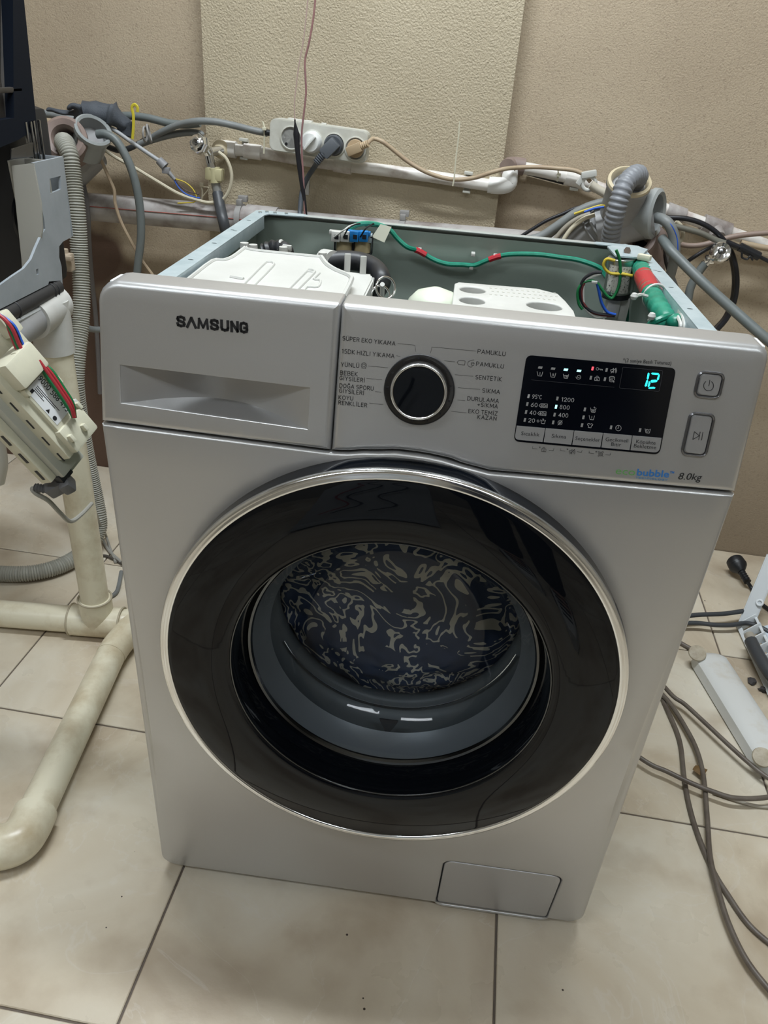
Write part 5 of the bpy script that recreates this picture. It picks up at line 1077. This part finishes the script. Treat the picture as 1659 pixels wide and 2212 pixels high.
# white paddle (drum lifter)
pa, pb = FP(1508, 1418, .02), FP(1652, 1650, .02); ux = (pb - pa).normalized(); L = (pb - pa).length
side = Vector((0, 0, 1)).cross(ux); 
if side.x < 0: side = -side
pdl = thing('drum_lifter', 'long white plastic drum lifter bar lying on the tiles by the brown cables', 'lifter', FP(1580, 1530, 0))
def lifter():
    V, F = [], []; n = 24; m = 9
    for i in range(n + 1):
        t = i / n; x = t * (L + .03) - .015; e = 1 if 0 < i < n else .0
        w = .072; hgt = .030
        endr = min(1, math.sqrt(max(0, min(t, 1 - t) * 12)))
        for j in range(m + 1):
            q = j / m; a = math.pi * q; yy = -math.cos(a) * w * .5; zz = .0035 + hgt * (math.sin(a) ** .35) * (.35 + .65 * endr)
            V.append(FP(1508, 1418, 0) * 0 + Vector((pa.x, pa.y, 0)) + ux * x + side * (yy * (.6 + .4 * endr) + .022) + Vector((0, 0, zz)))
    for i in range(n):
        for j in range(m): F.append((i * (m + 1) + j, (i + 1) * (m + 1) + j, (i + 1) * (m + 1) + j + 1, i * (m + 1) + j + 1))
    k = len(V)
    F.append(tuple(j for j in range(m + 1))); F.append(tuple(n * (m + 1) + j for j in range(m, -1, -1)))
    for i in range(n): F.append((i * (m + 1), i * (m + 1) + m, (i + 1) * (m + 1) + m, (i + 1) * (m + 1)))
    return V, F
liftm = mat('grubby white plastic', (.70, .71, .70), .38, c2=(.60, .56, .48), vscale=16, thr=(.55, .8))
O('lifter_body', lifter(), liftm, pdl)
for (u, v) in ((1507, 1410), (1648, 1635)):
    e = FP(u, v, .040); O('end_pad', lathe([(0, .002), (.011, .0016), (.0165, .0), (.0175, -.003), (.015, -.008)], e, (-.12, -.45, .85), 24), mat('grimy end pad', (.52, .47, .37), .55, c2=(.34, .28, .2), vscale=60), pdl)
# debris
for u, v, s, lab in ((1624, 1475, .010, 'dark crumb of debris right of the white lifter, upper one'), (1646, 1492, .008, 'dark crumb of debris right of the white lifter, lower one')):
    q = FP(u, v, 0); V, F = lathe([(0, 0), (s * .8, .001), (s, .004), (s * .6, .008), (0, .009)], q, (0, 0, 1), 9); V = [w + Vector((noise.noise(w * 190), noise.noise(w * 170), .0)) * .005 for w in V]
    single('debris', (V, F), mat('dark grey debris', (.05, .045, .045), .8), lab, 'debris', group='crumbs by the lifter')
q = FP(1512, 1665, .008); V, F = lathe([(0, 0), (.006, .0005), (.011, .002), (.004, .0045), (0, .005)], q, (0, 0, 1), 10); V = [w + Vector((noise.noise(w * 260), noise.noise(w * 230), 0)) * .007 for w in V]
single('leaf_scrap', (V, F), mat('brown scrap', (.16, .09, .03), .7), 'small curled brown scrap between the crossing floor cables', 'scrap')
# white ribbed plastic frame on the right
wf = thing('ribbed_frame', 'white plastic appliance base frame with ribbed edge leaning at the right', 'appliance part', FP(1640, 1400, 0))
wpl = mat('cool white plastic', (.66, .69, .71), .38)
fa, fb = FP(1592, 1352, 0), FP(1680, 1545, 0); fd = (fb - fa).normalized(); fl = (fb - fa).length; fs = Vector((fd.y, -fd.x, 0)); 
if fs.x < 0: fs = -fs
upv = (Vector((0, 0, 1)) * .55 + fs * .83).normalized()
Mf = Matrix((fd, upv, fd.cross(upv))).transposed()
O('edge_rail', join(rbox(fa + fd * fl / 2 + Vector((0, 0, .006)), (fl, .010, .010), .002, Mf), rbox(fa + fd * fl / 2 + upv * .040 + Vector((0, 0, .004)), (fl, .006, .018), .002, Mf)), wpl, wf)
for i in range(9):
    O('rib', rbox(fa + fd * (fl * (i + .3) / 9) + upv * .021 + Vector((0, 0, .010)), (.0028, .040, .022), .0008, Mf @ Matrix.Rotation(.25, 3, 'Z')), wpl, wf)
e1 = WP(1660, 1150, .20)
O('end_strut', join(prism3([fa + Vector((0, 0, .004)), fa + fs * .035 + Vector((0, 0, .012)), X_(1675, 1215, fa.x + .09), X_(1652, 1190, fa.x + .06)], .010, (-.3, -.8, .4), .002)), wpl, wf)
O('panel', prism3([fa + fs * .03 + fd * .02 + Vector((0, 0, .012)), fb + fs * .03 + Vector((0, 0, .012)), fb + fs * .25 + Vector((0, 0, .16)), fa + fs * .25 + fd * .0 + Vector((0, 0, .16))], .006, Vector((-.5, -.2, .8)), .002), mat('pale bluish sheet', (.52, .59, .66), .35), wf)
O('bolt_eye', ring(FP(1641, 1302, .06), (-.4, -.6, .6), .006, .0025, 20), wpl, wf)
gh = single('short_hose', tube([FP(1622, 1385, .045), FP(1635, 1410, .045), FP(1659, 1448, .045), FP(1700, 1500, .04)], .013, 14), dcable, 'short dark grey rubber hose lying in the white ribbed frame', 'hose')
single('copper_tube_end', cyl(FP(1618, 1372, .045), FP(1632, 1402, .045), .010, n=16), mat('dull beige sleeve', (.36, .33, .28), .4), 'beige grey sleeve at the upper end of the dark hose in the ribbed frame', 'sleeve')
# ================================================================ LEFT: pvc stand
st = thing('pipe_stand', 'ivory plastic pipe stand with dirty joints standing on the floor', 'stand', FP(210, 1350, 0))
T0 = FP(212, 1342, .029); pr = .0265
ex = (FP(0, 1325, .029) - T0).normalized()
pl_ = T0 + ex * .45
O('cross_pipe', cyl(T0 + ex * .02, pl_, pr, n=28), pvc, st)
tr = T0 - ex * .075
O('floor_tee', join(cyl(T0 + ex * .052, T0 - ex * .048, .0315, n=32), cyl(T0, T0 + Vector((0, 0, .058)), .0315, n=32)), pvc, st)
O('joint_lip', join(ring(T0 + ex * .052, ex, .0312, .002, 32), ring(T0 - ex * .048, ex, .0312, .002, 32), ring(T0 + Vector((0, 0, .058)), (0, 0, 1), .0312, .002, 32)), mat('dirty lip', (.42, .37, .27), .6), st)
topp = Vector((T0.x - .012, T0.y + .012, .655))
O('post', cyl(T0 + Vector((0, 0, .03)), topp, pr, n=28), pvc, st)
E1 = Vector((-.543, .445, .029)); EB = FP(60, 1790, .029); 
O('elbow_joint', tube([T0 - ex * .045, T0 - ex * .07, E1 + Vector((.003, .0, 0)), E1 + (EB - E1).normalized() * .03], .0275, 20, 8), pvc, st)
O('runner_pipe', cyl(E1 + (EB - E1).normalized() * .015, EB, pr, n=28), pvc, st)
el = (EB - E1).normalized(); lf = ex
O('elbow_joint', tube([EB - el * .030, EB, EB + el * .022 + lf * .006, EB + el * .034 + lf * .03, EB + el * .036 + lf * .07], .0315, 28, 8), pvc, st)
O('runner_pipe', cyl(EB + el * .036 + lf * .05, EB + el * .036 + lf * .4, pr, n=28), pvc, st)
O('top_tee', join(cyl(topp - Vector((0, 0, .075)), topp + Vector((0, 0, .01)), .0315, n=32), cyl(topp + Vector((0, .02, 0)), topp + Vector((.0, -.06, -.005)), .0315, n=32)), mat('white tee', (.62, .62, .60), .4, c2=(.5, .49, .46), vscale=9), st)
O('top_pipe', cyl(topp, topp + Vector((0, -.45, -.03)), pr, n=28), drainl, st)
# grey bracket (moulded housing) standing on the stand
bx = -.600
def bpz(u, v, x=bx): return X_(u, v, x)
br = thing('plastic_bracket', 'light grey moulded plastic bracket with square window hanging over the stand', 'bracket', bpz(100, 500))
ol = [(72, 352), (137, 338), (155, 512), (136, 522), (128, 532), (128, 556), (133, 575), (137, 642), (131, 645), (131, 606), (106, 608), (104, 615), (0, 668), (-40, 690), (-40, 638), (0, 616), (28, 596), (52, 580), (68, 560), (78, 535), (90, 508), (98, 495), (96, 478)]
pts3 = [bpz(*q) for q in ol]
o_ = pts3[0]; loop2 = [(p.y, p.z) for p in pts3]
hole_ = [(p.y, p.z) for p in (bpz(107, 386), bpz(131, 380), bpz(132, 408), bpz(127, 411), bpz(109, 418))]
hole2 = [(p.y, p.z) for p in (bpz(78, 582), bpz(83, 580), bpz(84, 592), bpz(79, 594))]
def insetless(L): return lambda d: L
O('side_plate', sheet(insetless(loop2), [insetless(hole_), insetless(hole2)], lambda y, z, d: Vector((bx - d, y, z)), .004, R=.0004, grid=.03, seg=1), greypl, br)
yf_ = bpz(72, 352).y
fl_ = [Y_(25, 357, yf_ - .0), Y_(72, 352, yf_), Y_(96, 478, yf_ - .02), Y_(98, 495, yf_ - .03), Y_(52, 560, yf_ - .06), Y_(46, 480, yf_ - .03)]
A0 = bpz(72, 352); Lx = (Y_(25, 357, yf_).x - A0.x)
w_ = Vector((Lx, 0, 0))
A1, A2, A3, A4 = bpz(72, 352), bpz(96, 478), bpz(98, 495), bpz(78, 535)
def quadp(a, b, c, d, th, n): return prism3([a, b, c, d], th, n, .0008)
wdt = Vector((-.036, 0, 0))
bt = mat('beige grey plastic', (.40, .39, .35), .45)
O('front_plate', prism3([Y_(u, v, yf_ - (.0 if v < 400 else .012)) for u, v in ((72, 352), (25, 358), (47, 560), (50, 588), (70, 556), (86, 520), (90, 498), (84, 440))], .003, (0, -1, .1), .0006), bt, br)
Bk = bpz(137, 338); 
O('back_plate', quadp(Bk, Bk + wdt, bpz(155, 512) + wdt, bpz(155, 512), .003, (0, 1, 0)), greypl, br)
O('far_plate', sheet(insetless([(A1.y, A1.z), (Bk.y, Bk.z), (bpz(155, 512).y, bpz(155, 512).z), (A3.y, A3.z)]), [], lambda y, z, d: Vector((bx - .036 - d, y, z)), .003, R=.0002, grid=.05, seg=1), bt, br)
O('divider', quadp(A1 + wdt * .0 + (Bk - A1) * .45, A1 + wdt + (Bk - A1) * .45, A1 + wdt + (Bk - A1) * .45 - Vector((0, 0, .05)), A1 + (Bk - A1) * .45 - Vector((0, 0, .05)), .002, (0, -1, 0)), bt, br)
O('lower_flange', tube([bpz(138, 640), bpz(60, 680), bpz(0, 712), bpz(-60, 745)], .004, 8), mat('white flange', (.55, .57, .58), .4), br)
rl = bx + .006
O('roller', join(cyl(X_(122, 620, rl - .012), X_(-40, 705, rl - .012), .0125, n=20), ring(X_(112, 626, rl - .012), X_(122, 620, rl) - X_(0, 684, rl), .0128, .0012, 20), ring(X_(105, 629, rl - .012), X_(122, 620, rl) - X_(0, 684, rl), .0128, .0012, 20), ring(X_(28, 670, rl - .012), X_(122, 620, rl) - X_(0, 684, rl), .0128, .0014, 20)), mat('dark rubber roller', (.03, .03, .032), .5), br)
# black appliance above
bk = thing('black_appliance', 'large dark navy appliance housing at the upper left edge', 'appliance', X_(40, 200, -.64))
xa = -.628
q = [X_(50, -30, xa), X_(80, 277, xa), X_(-60, 352, xa), X_(-60, -30, xa)]
q = [(X_(52, 0, xa)), (X_(80, 277, xa)), X_(40, 302, xa), X_(-70, 348, xa)]
top = 1.32
y_r = (q[0].y + q[1].y) / 2 + .01; zb = q[1].z
sp = [(q[1].y, q[1].z), (q[0].y, q[0].z), (q[0].y + .004, top), (.18, top), (.18, .86), (q[3].y, q[3].z), (q[2].y, q[2].z)]
win = [(X_(30, 255, xa).y - .0, X_(30, 255, xa).z), (X_(28, 0, xa).y, X_(28, 0, xa).z), (X_(28, 0, xa).y, top - .05), (.24, top - .05), (.24, X_(30, 255, xa).z - .005)]
O('side_frame', sheet(insetless(sp), [insetless(win)], lambda y, z, d: Vector((xa - d, y, z)), .03, R=.002, grid=.05, seg=2), navy, bk)
pan = [(a - (.004 if a > .3 else -.004), b) for a, b in win]
O('inset_panel', sheet(insetless(win), [], lambda y, z, d: Vector((xa - .012 - d - .005 * math.sin(max(0, min(1, (z - .955) * 60)) * math.pi / 2), y, z)), .012, R=.002, grid=.012, seg=1), sooty, bk)
O('cross_rib', rbox(((xa - .004), (q[0].y + .20) / 2 - .01, X_(20, 195, xa).z), (.008, q[0].y - .26, .007), .002), sooty, bk)
O('housing_body', rbox((xa - .20, .36, (.845 + top) / 2 + .03), (.33, .36, top - .89), .01), navy, bk)
O('lower_housing', join(rbox((-.80, .605, .795), (.30, .13, .27), .015), cyl((-.655, .56, .78), (-.651, .56, .78), .04, n=28)), mat('dark hull', (.008, .010, .015), .45), bk)
O('chrome_leg', join(*[rbox(X_(u, v, xa + .0) + Vector((dx, 0, 0)), (.004, w, .060), .001) for u, v, w, dx in ((62, 312, .006, 0), (68, 310, .004, .003), (76, 308, .006, .002), (82, 306, .003, .006))]), mat('dark chrome', (.35, .36, .38), .15, 1.), bk)
O('steel_corner', prism3([X_(24, 322, xa), X_(60, 305, xa), X_(62, 338, xa), X_(24, 345, xa)], .003, (1, -.2, 0), .001), mat('polished dark steel', (.25, .26, .27), .18, 1.), bk)
single('junction_block', join(rbox(WP(146, 566, .32), (.022, .02, .034), .003), rbox(WP(148, 558, .335), (.014, .01, .010), .002), cyl(WP(138, 538, .32), WP(140, 556, .32), .008, n=12)), mat('dirty cream block', (.50, .42, .32), .5, c2=(.3, .22, .16), vscale=40), 'dirty cream junction block between grey bracket and corrugated hose', 'junction block')
# electronic module hanging from its wires
def camdir(x, y, z): return (RM @ Vector((x, y, z))).normalized()
ma = camdir(.42, -.68, -.60); mb = camdir(.32, .72, -.616); mb = (mb - ma * mb.dot(ma)).normalized(); mn = ma.cross(mb).normalized()   # mb: towards upper right
MC = Y_(90, 872, .20)
Mm = Matrix((ma, mb, mn)).transposed()
def mp(a, b, c): return MC + ma * a + mb * b + mn * c
md_ = thing('control_module', 'cream electronic control module with white number label hanging from coloured wires', 'electronic module', MC)
O('cover', join(rbox(mp(0, .004, .0), (.130, .044, .030), .003, Mm), rbox(mp(-.052, .004, .010), (.036, .050, .036), .004, Mm), rbox(mp(.050, .004, .004), (.036, .050, .030), .004, Mm), rbox(mp(0, -.022, -.004), (.138, .014, .026), .002, Mm)), creampl, md_)
O('base_tray', join(rbox(mp(.014, -.020, -.026), (.150, .040, .026), .003, Mm), rbox(mp(.02, -.010, -.036), (.16, .05, .012), .003, Mm)), mat('greyish cream plastic', (.46, .46, .40), .45), md_)  # lower tray in a greyer cream than the cover
O('rear_rail', rbox(mp(.010, -.046, -.034), (.150, .012, .020), .002, Mm), creampl, md_)
for i in range(5): O('vent_slot', rbox(mp(-.048 + i * .028, -.0292, -.004), (.014, .0008, .003), .0002, Mm), blackmat, md_)
for i in range(5): O('vent_slot', rbox(mp(-.050 + i * .030, -.0523, -.032), (.016, .0008, .005), .0002, Mm), blackmat, md_)
for a, b in ((-.066, .006), (-.028, -.016), (.048, -.015), (.030, .028), (-.01, .030), (.052, .010)): O('snap_tab', rbox(mp(a, b, .020 if abs(a) > .03 else .015), (.010, .005, .010), .001, Mm), creampl, md_)
lc_ = mp(-.002, .001, .0153)
O('sticker', rbox(lc_, (.056, .030, .0006), .0001, Mm), mat('white sticker', (.74, .75, .76), .4), md_)
put_text('9000 588 493', lc_ - ma * .027 + mb * .0075, lc_ + ma * .026 + mb * .0075, mn, ink, md_, hs=.0085, off=.0004)
put_text('BR7AC3', lc_ - ma * .026 + mb * .003, lc_ - ma * .006 + mb * .003, mn, ink, md_, hs=.003, off=.0004) if False else None
O('small_print', join(*[rbox(lc_ + ma * (-.022 + .0001 * i + w / 2) + mb * y + mn * .0005, (w, .0008, .0002), 0, Mm) for i, (w, y) in enumerate(((.040, .001), (.034, -.0015), (.014, -.004), (.018, -.0065)))]), ink, md_)
O('small_print', (rbox(lc_ + ma * -.022 + mb * -.010 + mn * .0005, (.004, .007, .0002), 0, Mm)), ink, md_)
O('print_mark', join(lathe([(0, 0), (.003, 0), (.003, .0002), (0, .0002)], lc_ + ma * .020 + mb * -.011 + mn * .0004, mn, 20), prism([(-.003, -.002), (.003, -.002), (0, .003)], lc_ + ma * .008 + mb * -.011 + mn * .0006, ma, mb, .0002)), ink, md_)
# wires of the module
def yw(L, y, r, m, par=md_): return O('lead', tube([Y_(u, v, y + (k * .0)) for k, (u, v) in enumerate(L)], r, 8), m, par)
for i, (m, d) in enumerate(((wred, 0), (wgreen, 5), (wred, 9), (wblack, -3), (wblue, -7), (mat('dark red lead', (.14, .03, .03), .4), 3))):
    yw([(-30 + d * 1.5, 668 + d), (0 + d * 1.2, 682 + d * .8), (25 - d * .4, 708 + d), (42 - d * .6, 745 + d), (54 - d * .6, 765)], .19 + .002 * i, .0022, m)
for i, (m, d) in enumerate(((wred, 0), (wgreen, 5), (wred, -4), (wgreen, -7))):
    yw([(84, 778), (104 - d, 806 + d), (131 - d, 845 + d), (152 - d * .8, 878 + d), (160 - d * .4, 902)], .20 + .003 * i, .0021, m)
O('tape_wrap', cyl(Y_(50, 755, .195), Y_(58, 768, .195), .006, n=10), wblack, md_)
O('wire_plug', join(rbox(mp(.030, .032, .004), (.012, .010, .012), .001, Mm), rbox(mp(.046, .030, .002), (.010, .010, .012), .001, Mm)), whitepl, md_)
# grey plug below module
pg = thing('grey_plug', 'grey angled plug with thin cable pushed into the lower end of the module', 'plug', mp(.10, -.02, -.03))
gk = mat('mid grey plug', (.125, .125, .13), .45)
u0 = Y_(128, 1048, .20)
ga_ = camdir(.85, .42, .1); gn = camdir(-.3, .5, .8); gn = (gn - ga_ * gn.dot(ga_)).normalized(); Mg = Matrix((ga_, gn.cross(ga_), gn)).transposed()
O('plug_body', join(rbox(u0, (.034, .020, .018), .003, Mg), rbox(u0 + ga_ * .012 - Mg @ Vector((0, .006, 0)), (.016, .022, .018), .004, Mg)), gk, pg)
O('plug_nose', rbox(Y_(136, 1026, .20), (.012, .022, .014), .002, Mm), blackmat, pg)
O('strain_relief', tube([Y_(112, 1055, .20), Y_(95, 1056, .20), Y_(76, 1053, .20)], .0052, 12, 6, pitch=.004, amp=.0012), gk, pg)
O('plug_cable', tube([Y_(80, 1054, .20), Y_(70, 1056, .20), Y_(78, 1066, .20), Y_(105, 1082, .21), Y_(130, 1108, .23), Y_(152, 1126, .26), Y_(175, 1112, .30), Y_(198, 1088, .36)], .0032, 8), mat('warm grey lead', (.33, .32, .29), .5), pg)
single('cream_bracket', join(rbox(Y_(10, 745, .24), (.035, .03, .05), .004, Mm), rbox(Y_(30, 765, .24), (.006, .012, .012), .002, Mm), rbox(Y_(14, 700, .22), (.03, .02, .02), .004, Mm), rbox(Y_(40, 752, .23), (.008, .008, .016), .002, Mm)), creampl, 'cream plastic connector bracket above the control module at the left edge', 'bracket')
single('white_hose_end', tube([Y_(-25, 900, .5), Y_(-8, 950, .5), Y_(0, 1000, .5), Y_(-6, 1040, .5)], .013, 12), mat('milk hose', (.55, .54, .50), .5), 'bit of white hose at the left edge below the module', 'hose')
# thin cables on the floor left of the machine
single('floor_lead', tube([FP(200, 1090, .18), FP(214, 1130, .08), FP(222, 1165, .01), FP(236, 1190, .005), FP(262, 1215, .005)], .0036, 8), mat('warm grey lead', (.33, .32, .29), .5), 'thin grey lead dropping beside the hose to the floor, leftmost of the pair', 'cable')
single('floor_lead', tube([FP(208, 1120, .10), FP(222, 1140, .06), FP(230, 1160, .004), FP(238, 1185, .004), FP(250, 1215, .004)], .003, 8), mat('warm grey lead', (.33, .32, .29), .5), 'thin grey lead beside the machine edge, right of the pair', 'cable')
single('floor_lead', tube(fpts([(212, 1208), (225, 1200), (250, 1210), (275, 1225)], .004), .003, 8), mat('dark lead', (.08, .07, .06), .5), 'dark thin lead lying across the floor joint behind the post', 'cable')
single('floor_lead', tube(fpts([(228, 1290), (240, 1288), (252, 1278), (258, 1258), (262, 1235)], .005), .0045, 8), gcable, 'short curved grey lead end on the floor right of the post', 'cable')
# ================================================================ BEHIND THE CAMERA (seen mirrored in the round door)
cab = thing('white_cabinet', 'pale appliance cabinet behind the viewer, mirrored in the upper part of the round door', 'appliance', (-.14, -1.3, 0))
palew = mat('pale enamel', (.50, .54, .58), .4)
O('cabinet_shell', join(rbox((-.14, -1.36, .45), (.38, .54, .83), .012), rbox((-.14, -1.088, .06), (.35, .006, .05), .002)), palew, cab)
for s in (-1, 1):
    for y in (-1.15, -1.57): O('foot', cyl((-.14 + s * .15, y, 0), (-.14 + s * .15, y, .04), .02), rubber, cab)
for k, (x, d) in enumerate(((-.24, .0), (-.20, .03), (-.10, .02))):
    single('draped_wire', tube([(x + .05, -1.05, .86 - .02), (x + .01, -1.07, .70), (x + .05 + d, -1.07, .56), (x - .02, -1.065, .42), (x + .04, -1.06, .30), (x - .03, -1.05, .2)], .004, 8), wblack if k else wred, ('red wire', 'black wire beside the red one', 'black wire farthest from the red one')[k] + ' on the pale cabinet behind the viewer', 'wire')
person = thing('person', 'person in black trousers and white sneakers taking the photo, mirrored in the round door', 'person', (.32, -1.0, 0))
skinm = mat('skin', (.45, .28, .20), .55); trous = mat('black trousers', (.012, .013, .02), .85); jack = mat('dark jacket', (.02, .024, .035), .8); hairm = mat('dark hair', (.012, .009, .008), .7)
def skinned(name, V, E, R, m, root=0, par=person, lv=2):
    me = bpy.data.meshes.new('k'); me.from_pydata([tuple(v) for v in V], E, []); ob = bpy.data.objects.new('k', me); col.objects.link(ob)
    ob.modifiers.new('s', 'SKIN'); sv = me.skin_vertices[0].data
    for i, r in enumerate(R): sv[i].radius = (r, r) if not isinstance(r, tuple) else r
    sv[root].use_root = True; ob.modifiers.new('u', 'SUBSURF').levels = lv
    em = bpy.data.meshes.new_from_object(ob.evaluated_get(bpy.context.evaluated_depsgraph_get()))
    vf = ([v.co.copy() for v in em.vertices], [tuple(p.vertices) for p in em.polygons]); bpy.data.objects.remove(ob); bpy.data.meshes.remove(em)
    return O(name, vf, m, par, sharp=180)
pel = Vector((.33, -1.17, .90))
FT = {-1: Vector((.245, -1.06, .0)), 1: Vector((.375, -.93, .0))}
J = {'pel': pel, 'sp': (.30, -1.13, 1.10), 'ch': (.25, -1.05, 1.30), 'nk': (.21, -1.00, 1.44), 'hd': (.18, -.965, 1.52), 'tp': (.17, -.95, 1.62)}
V = [pel, J['sp'], J['ch'], J['nk'], J['hd'], J['tp']]; E = [(0, 1), (1, 2), (2, 3), (3, 4), (4, 5)]; R = [.11, .085, .095, .055, .085, .07]
def add(p, par, r): V.append(Vector(p)); R.append(r); E.append((par, len(V) - 1)); return len(V) - 1
for s in (-1, 1):
    f = FT[s]; hp_ = add(pel + Vector((s * .09, .0, -.06)), 0, .085); kn = add((f.x + .01, f.y + .02, .50), hp_, .055); an = add((f.x, f.y - .05, .09), kn, .036); add((f.x, f.y + .08, .045), an, .032)
    sh = add((.25 + s * .15, -1.035, 1.335), 2, .032); el_ = add((.20 + s * .24, -.90, 1.14), sh, .038); wr = add((.03 + s * .075, -.745, 1.02), el_, .026); hn = add((.025 + s * .055, -.715, 1.03), wr, (.022, .030))
    for k in range(4): a = add((.023 + s * (.052 - .004), -.700, 1.055 - k * .018), hn, .008); b_ = add((.023 + s * (.048 - .002 * k), -.680, 1.06 - k * .020), a, .007); add((.023 + s * .030, -.675, 1.06 - k * .020), b_, .006)
    a = add((.023 + s * .035, -.715, 1.055), hn, .010); add((.023 + s * .022, -.708, 1.075), a, .008)
skinned('body', V, E, R, skinm)
V = [pel]; E = []; R = [.150]
for s in (-1, 1):
    f = FT[s]; a = add(pel + Vector((s * .09, .0, -.07)), 0, .100); b_ = add((f.x + .01, f.y + .02, .50), a, .078); c_ = add((f.x, f.y - .045, .13), b_, .064); add((f.x, f.y - .045, .085), c_, .066)
add(pel + Vector((-.01, .02, .15)), 0, .125); skinned('trousers', V, E, R, trous)
V = [Vector(J['sp']) - Vector((-.03, .02, .20))]; E = []; R = [.160]
a = add(J['sp'], 0, .150); b2 = add(J['ch'], a, .150); add(Vector(J['nk']) - Vector((0, 0, .03)), b2, .075)
for s in (-1, 1):
    c0 = add((.25 + s * .09, -1.045, 1.345), b2, .10); c_ = add((.25 + s * .175, -1.035, 1.345), c0, .068); d_ = add((.20 + s * .24, -.90, 1.14), c_, .055); add((.045 + s * .085, -.765, 1.025), d_, .040)
skinned('jacket', V, E, R, jack)
hd = Vector(J['hd']) + Vector((-.005, .01, .02)); fd_ = Vector((-.25, .75, -.6)).normalized()
O('hair', lathe([(0, .105), (.05, .098), (.08, .07), (.094, .03), (.096, -.02), (.085, -.05), (0, -.05)], hd - fd_ * .034 + Vector((0, 0, .008)), (Vector((0, 0, 1)) - fd_ * .3), 20), hairm, person)
ex_ = fd_.cross(Vector((0, 0, 1))).normalized(); eu = ex_.cross(fd_)
O('face', join(lathe([(0, .03), (.012, .02), (.016, .0), (0, -.0)], hd + fd_ * .075 - eu * .01, fd_, 10), rbox(hd + fd_ * .076 - eu * .042, (.036, .010, .008), .003), *[lathe([(0, .012), (.018, .006), (.014, 0)], hd - fd_ * .01 + ex_ * (s * .082), ex_ * s, 12) for s in (-1, 1)]), skinm, person)
O('eyes', join(*[lathe([(0, .004), (.004, .003), (.005, 0)], hd + fd_ * .070 + ex_ * (s * .032) + eu * .02, fd_, 12) for s in (-1, 1)]), ink, person)
shoew = mat('white sneaker leather', (.62, .62, .60), .5); shoeb = mat('black sneaker patch', (.015, .015, .018), .6)
for s in (-1, 1):
    f = FT[s]; dirv = Vector((-.10 * s - .12, 1, 0)).normalized(); sd_ = Vector((dirv.y, -dirv.x, 0))
    def shoe(w, z0, z1, prof):
        V, F = [], []; n = 14; m = 18
        for i in range(n + 1):
            t = i / n; L_ = -.13 + .29 * t; ww = w * (math.sin(math.pi * min(1, max(.0, .04 + .92 * t))) ** .38) * (.86 + .2 * t)
            for j in range(m):
                a = 2 * math.pi * j / m; zz = z0 + (prof(t) * z1 - z0) * (.5 + .5 * math.sin(a)); V.append(f + dirv * L_ + sd_ * (ww * math.copysign(abs(math.cos(a)) ** .6, math.cos(a))) + Vector((0, 0, zz)))
        for i in range(n):
            for j in range(m): q = (j + 1) % m; F.append((i * m + j, i * m + q, (i + 1) * m + q, (i + 1) * m + j))
        F.append(tuple(range(m))); F.append(tuple(n * m + j for j in range(m))); return V, F
    O('sneaker', shoe(.046, .022, .098, lambda t: .98 if t < .35 else .98 - .48 * (t - .35) / .65), shoew, person)
    O('sole', shoe(.050, .0, .03, lambda t: 1), shoew, person)
    for k in range(5):
        c = f + dirv * (.03 + .02 * k) + Vector((0, 0, .094 - .008 * k)); O('shoelace', rbox(c, (.066 - .004 * k, .009, .006), .002, Matrix.Rotation(math.atan2(sd_.y, sd_.x), 3, 'Z')), shoeb, person)
    O('side_patch', join(*[prism3([f + dirv * (-.02 + .03 * a) + sd_ * (q * .0475) + Vector((0, 0, .03)), f + dirv * (-.005 + .03 * a) + sd_ * (q * .0475) + Vector((0, 0, .03)), f + dirv * (.015 + .03 * a) + sd_ * (q * .044) + Vector((0, 0, .068)), f + dirv * (.0 + .03 * a) + sd_ * (q * .044) + Vector((0, 0, .068))], .003, sd_ * q) for a in (0, 1, 2) for q in (-1, 1)]), shoeb, person)
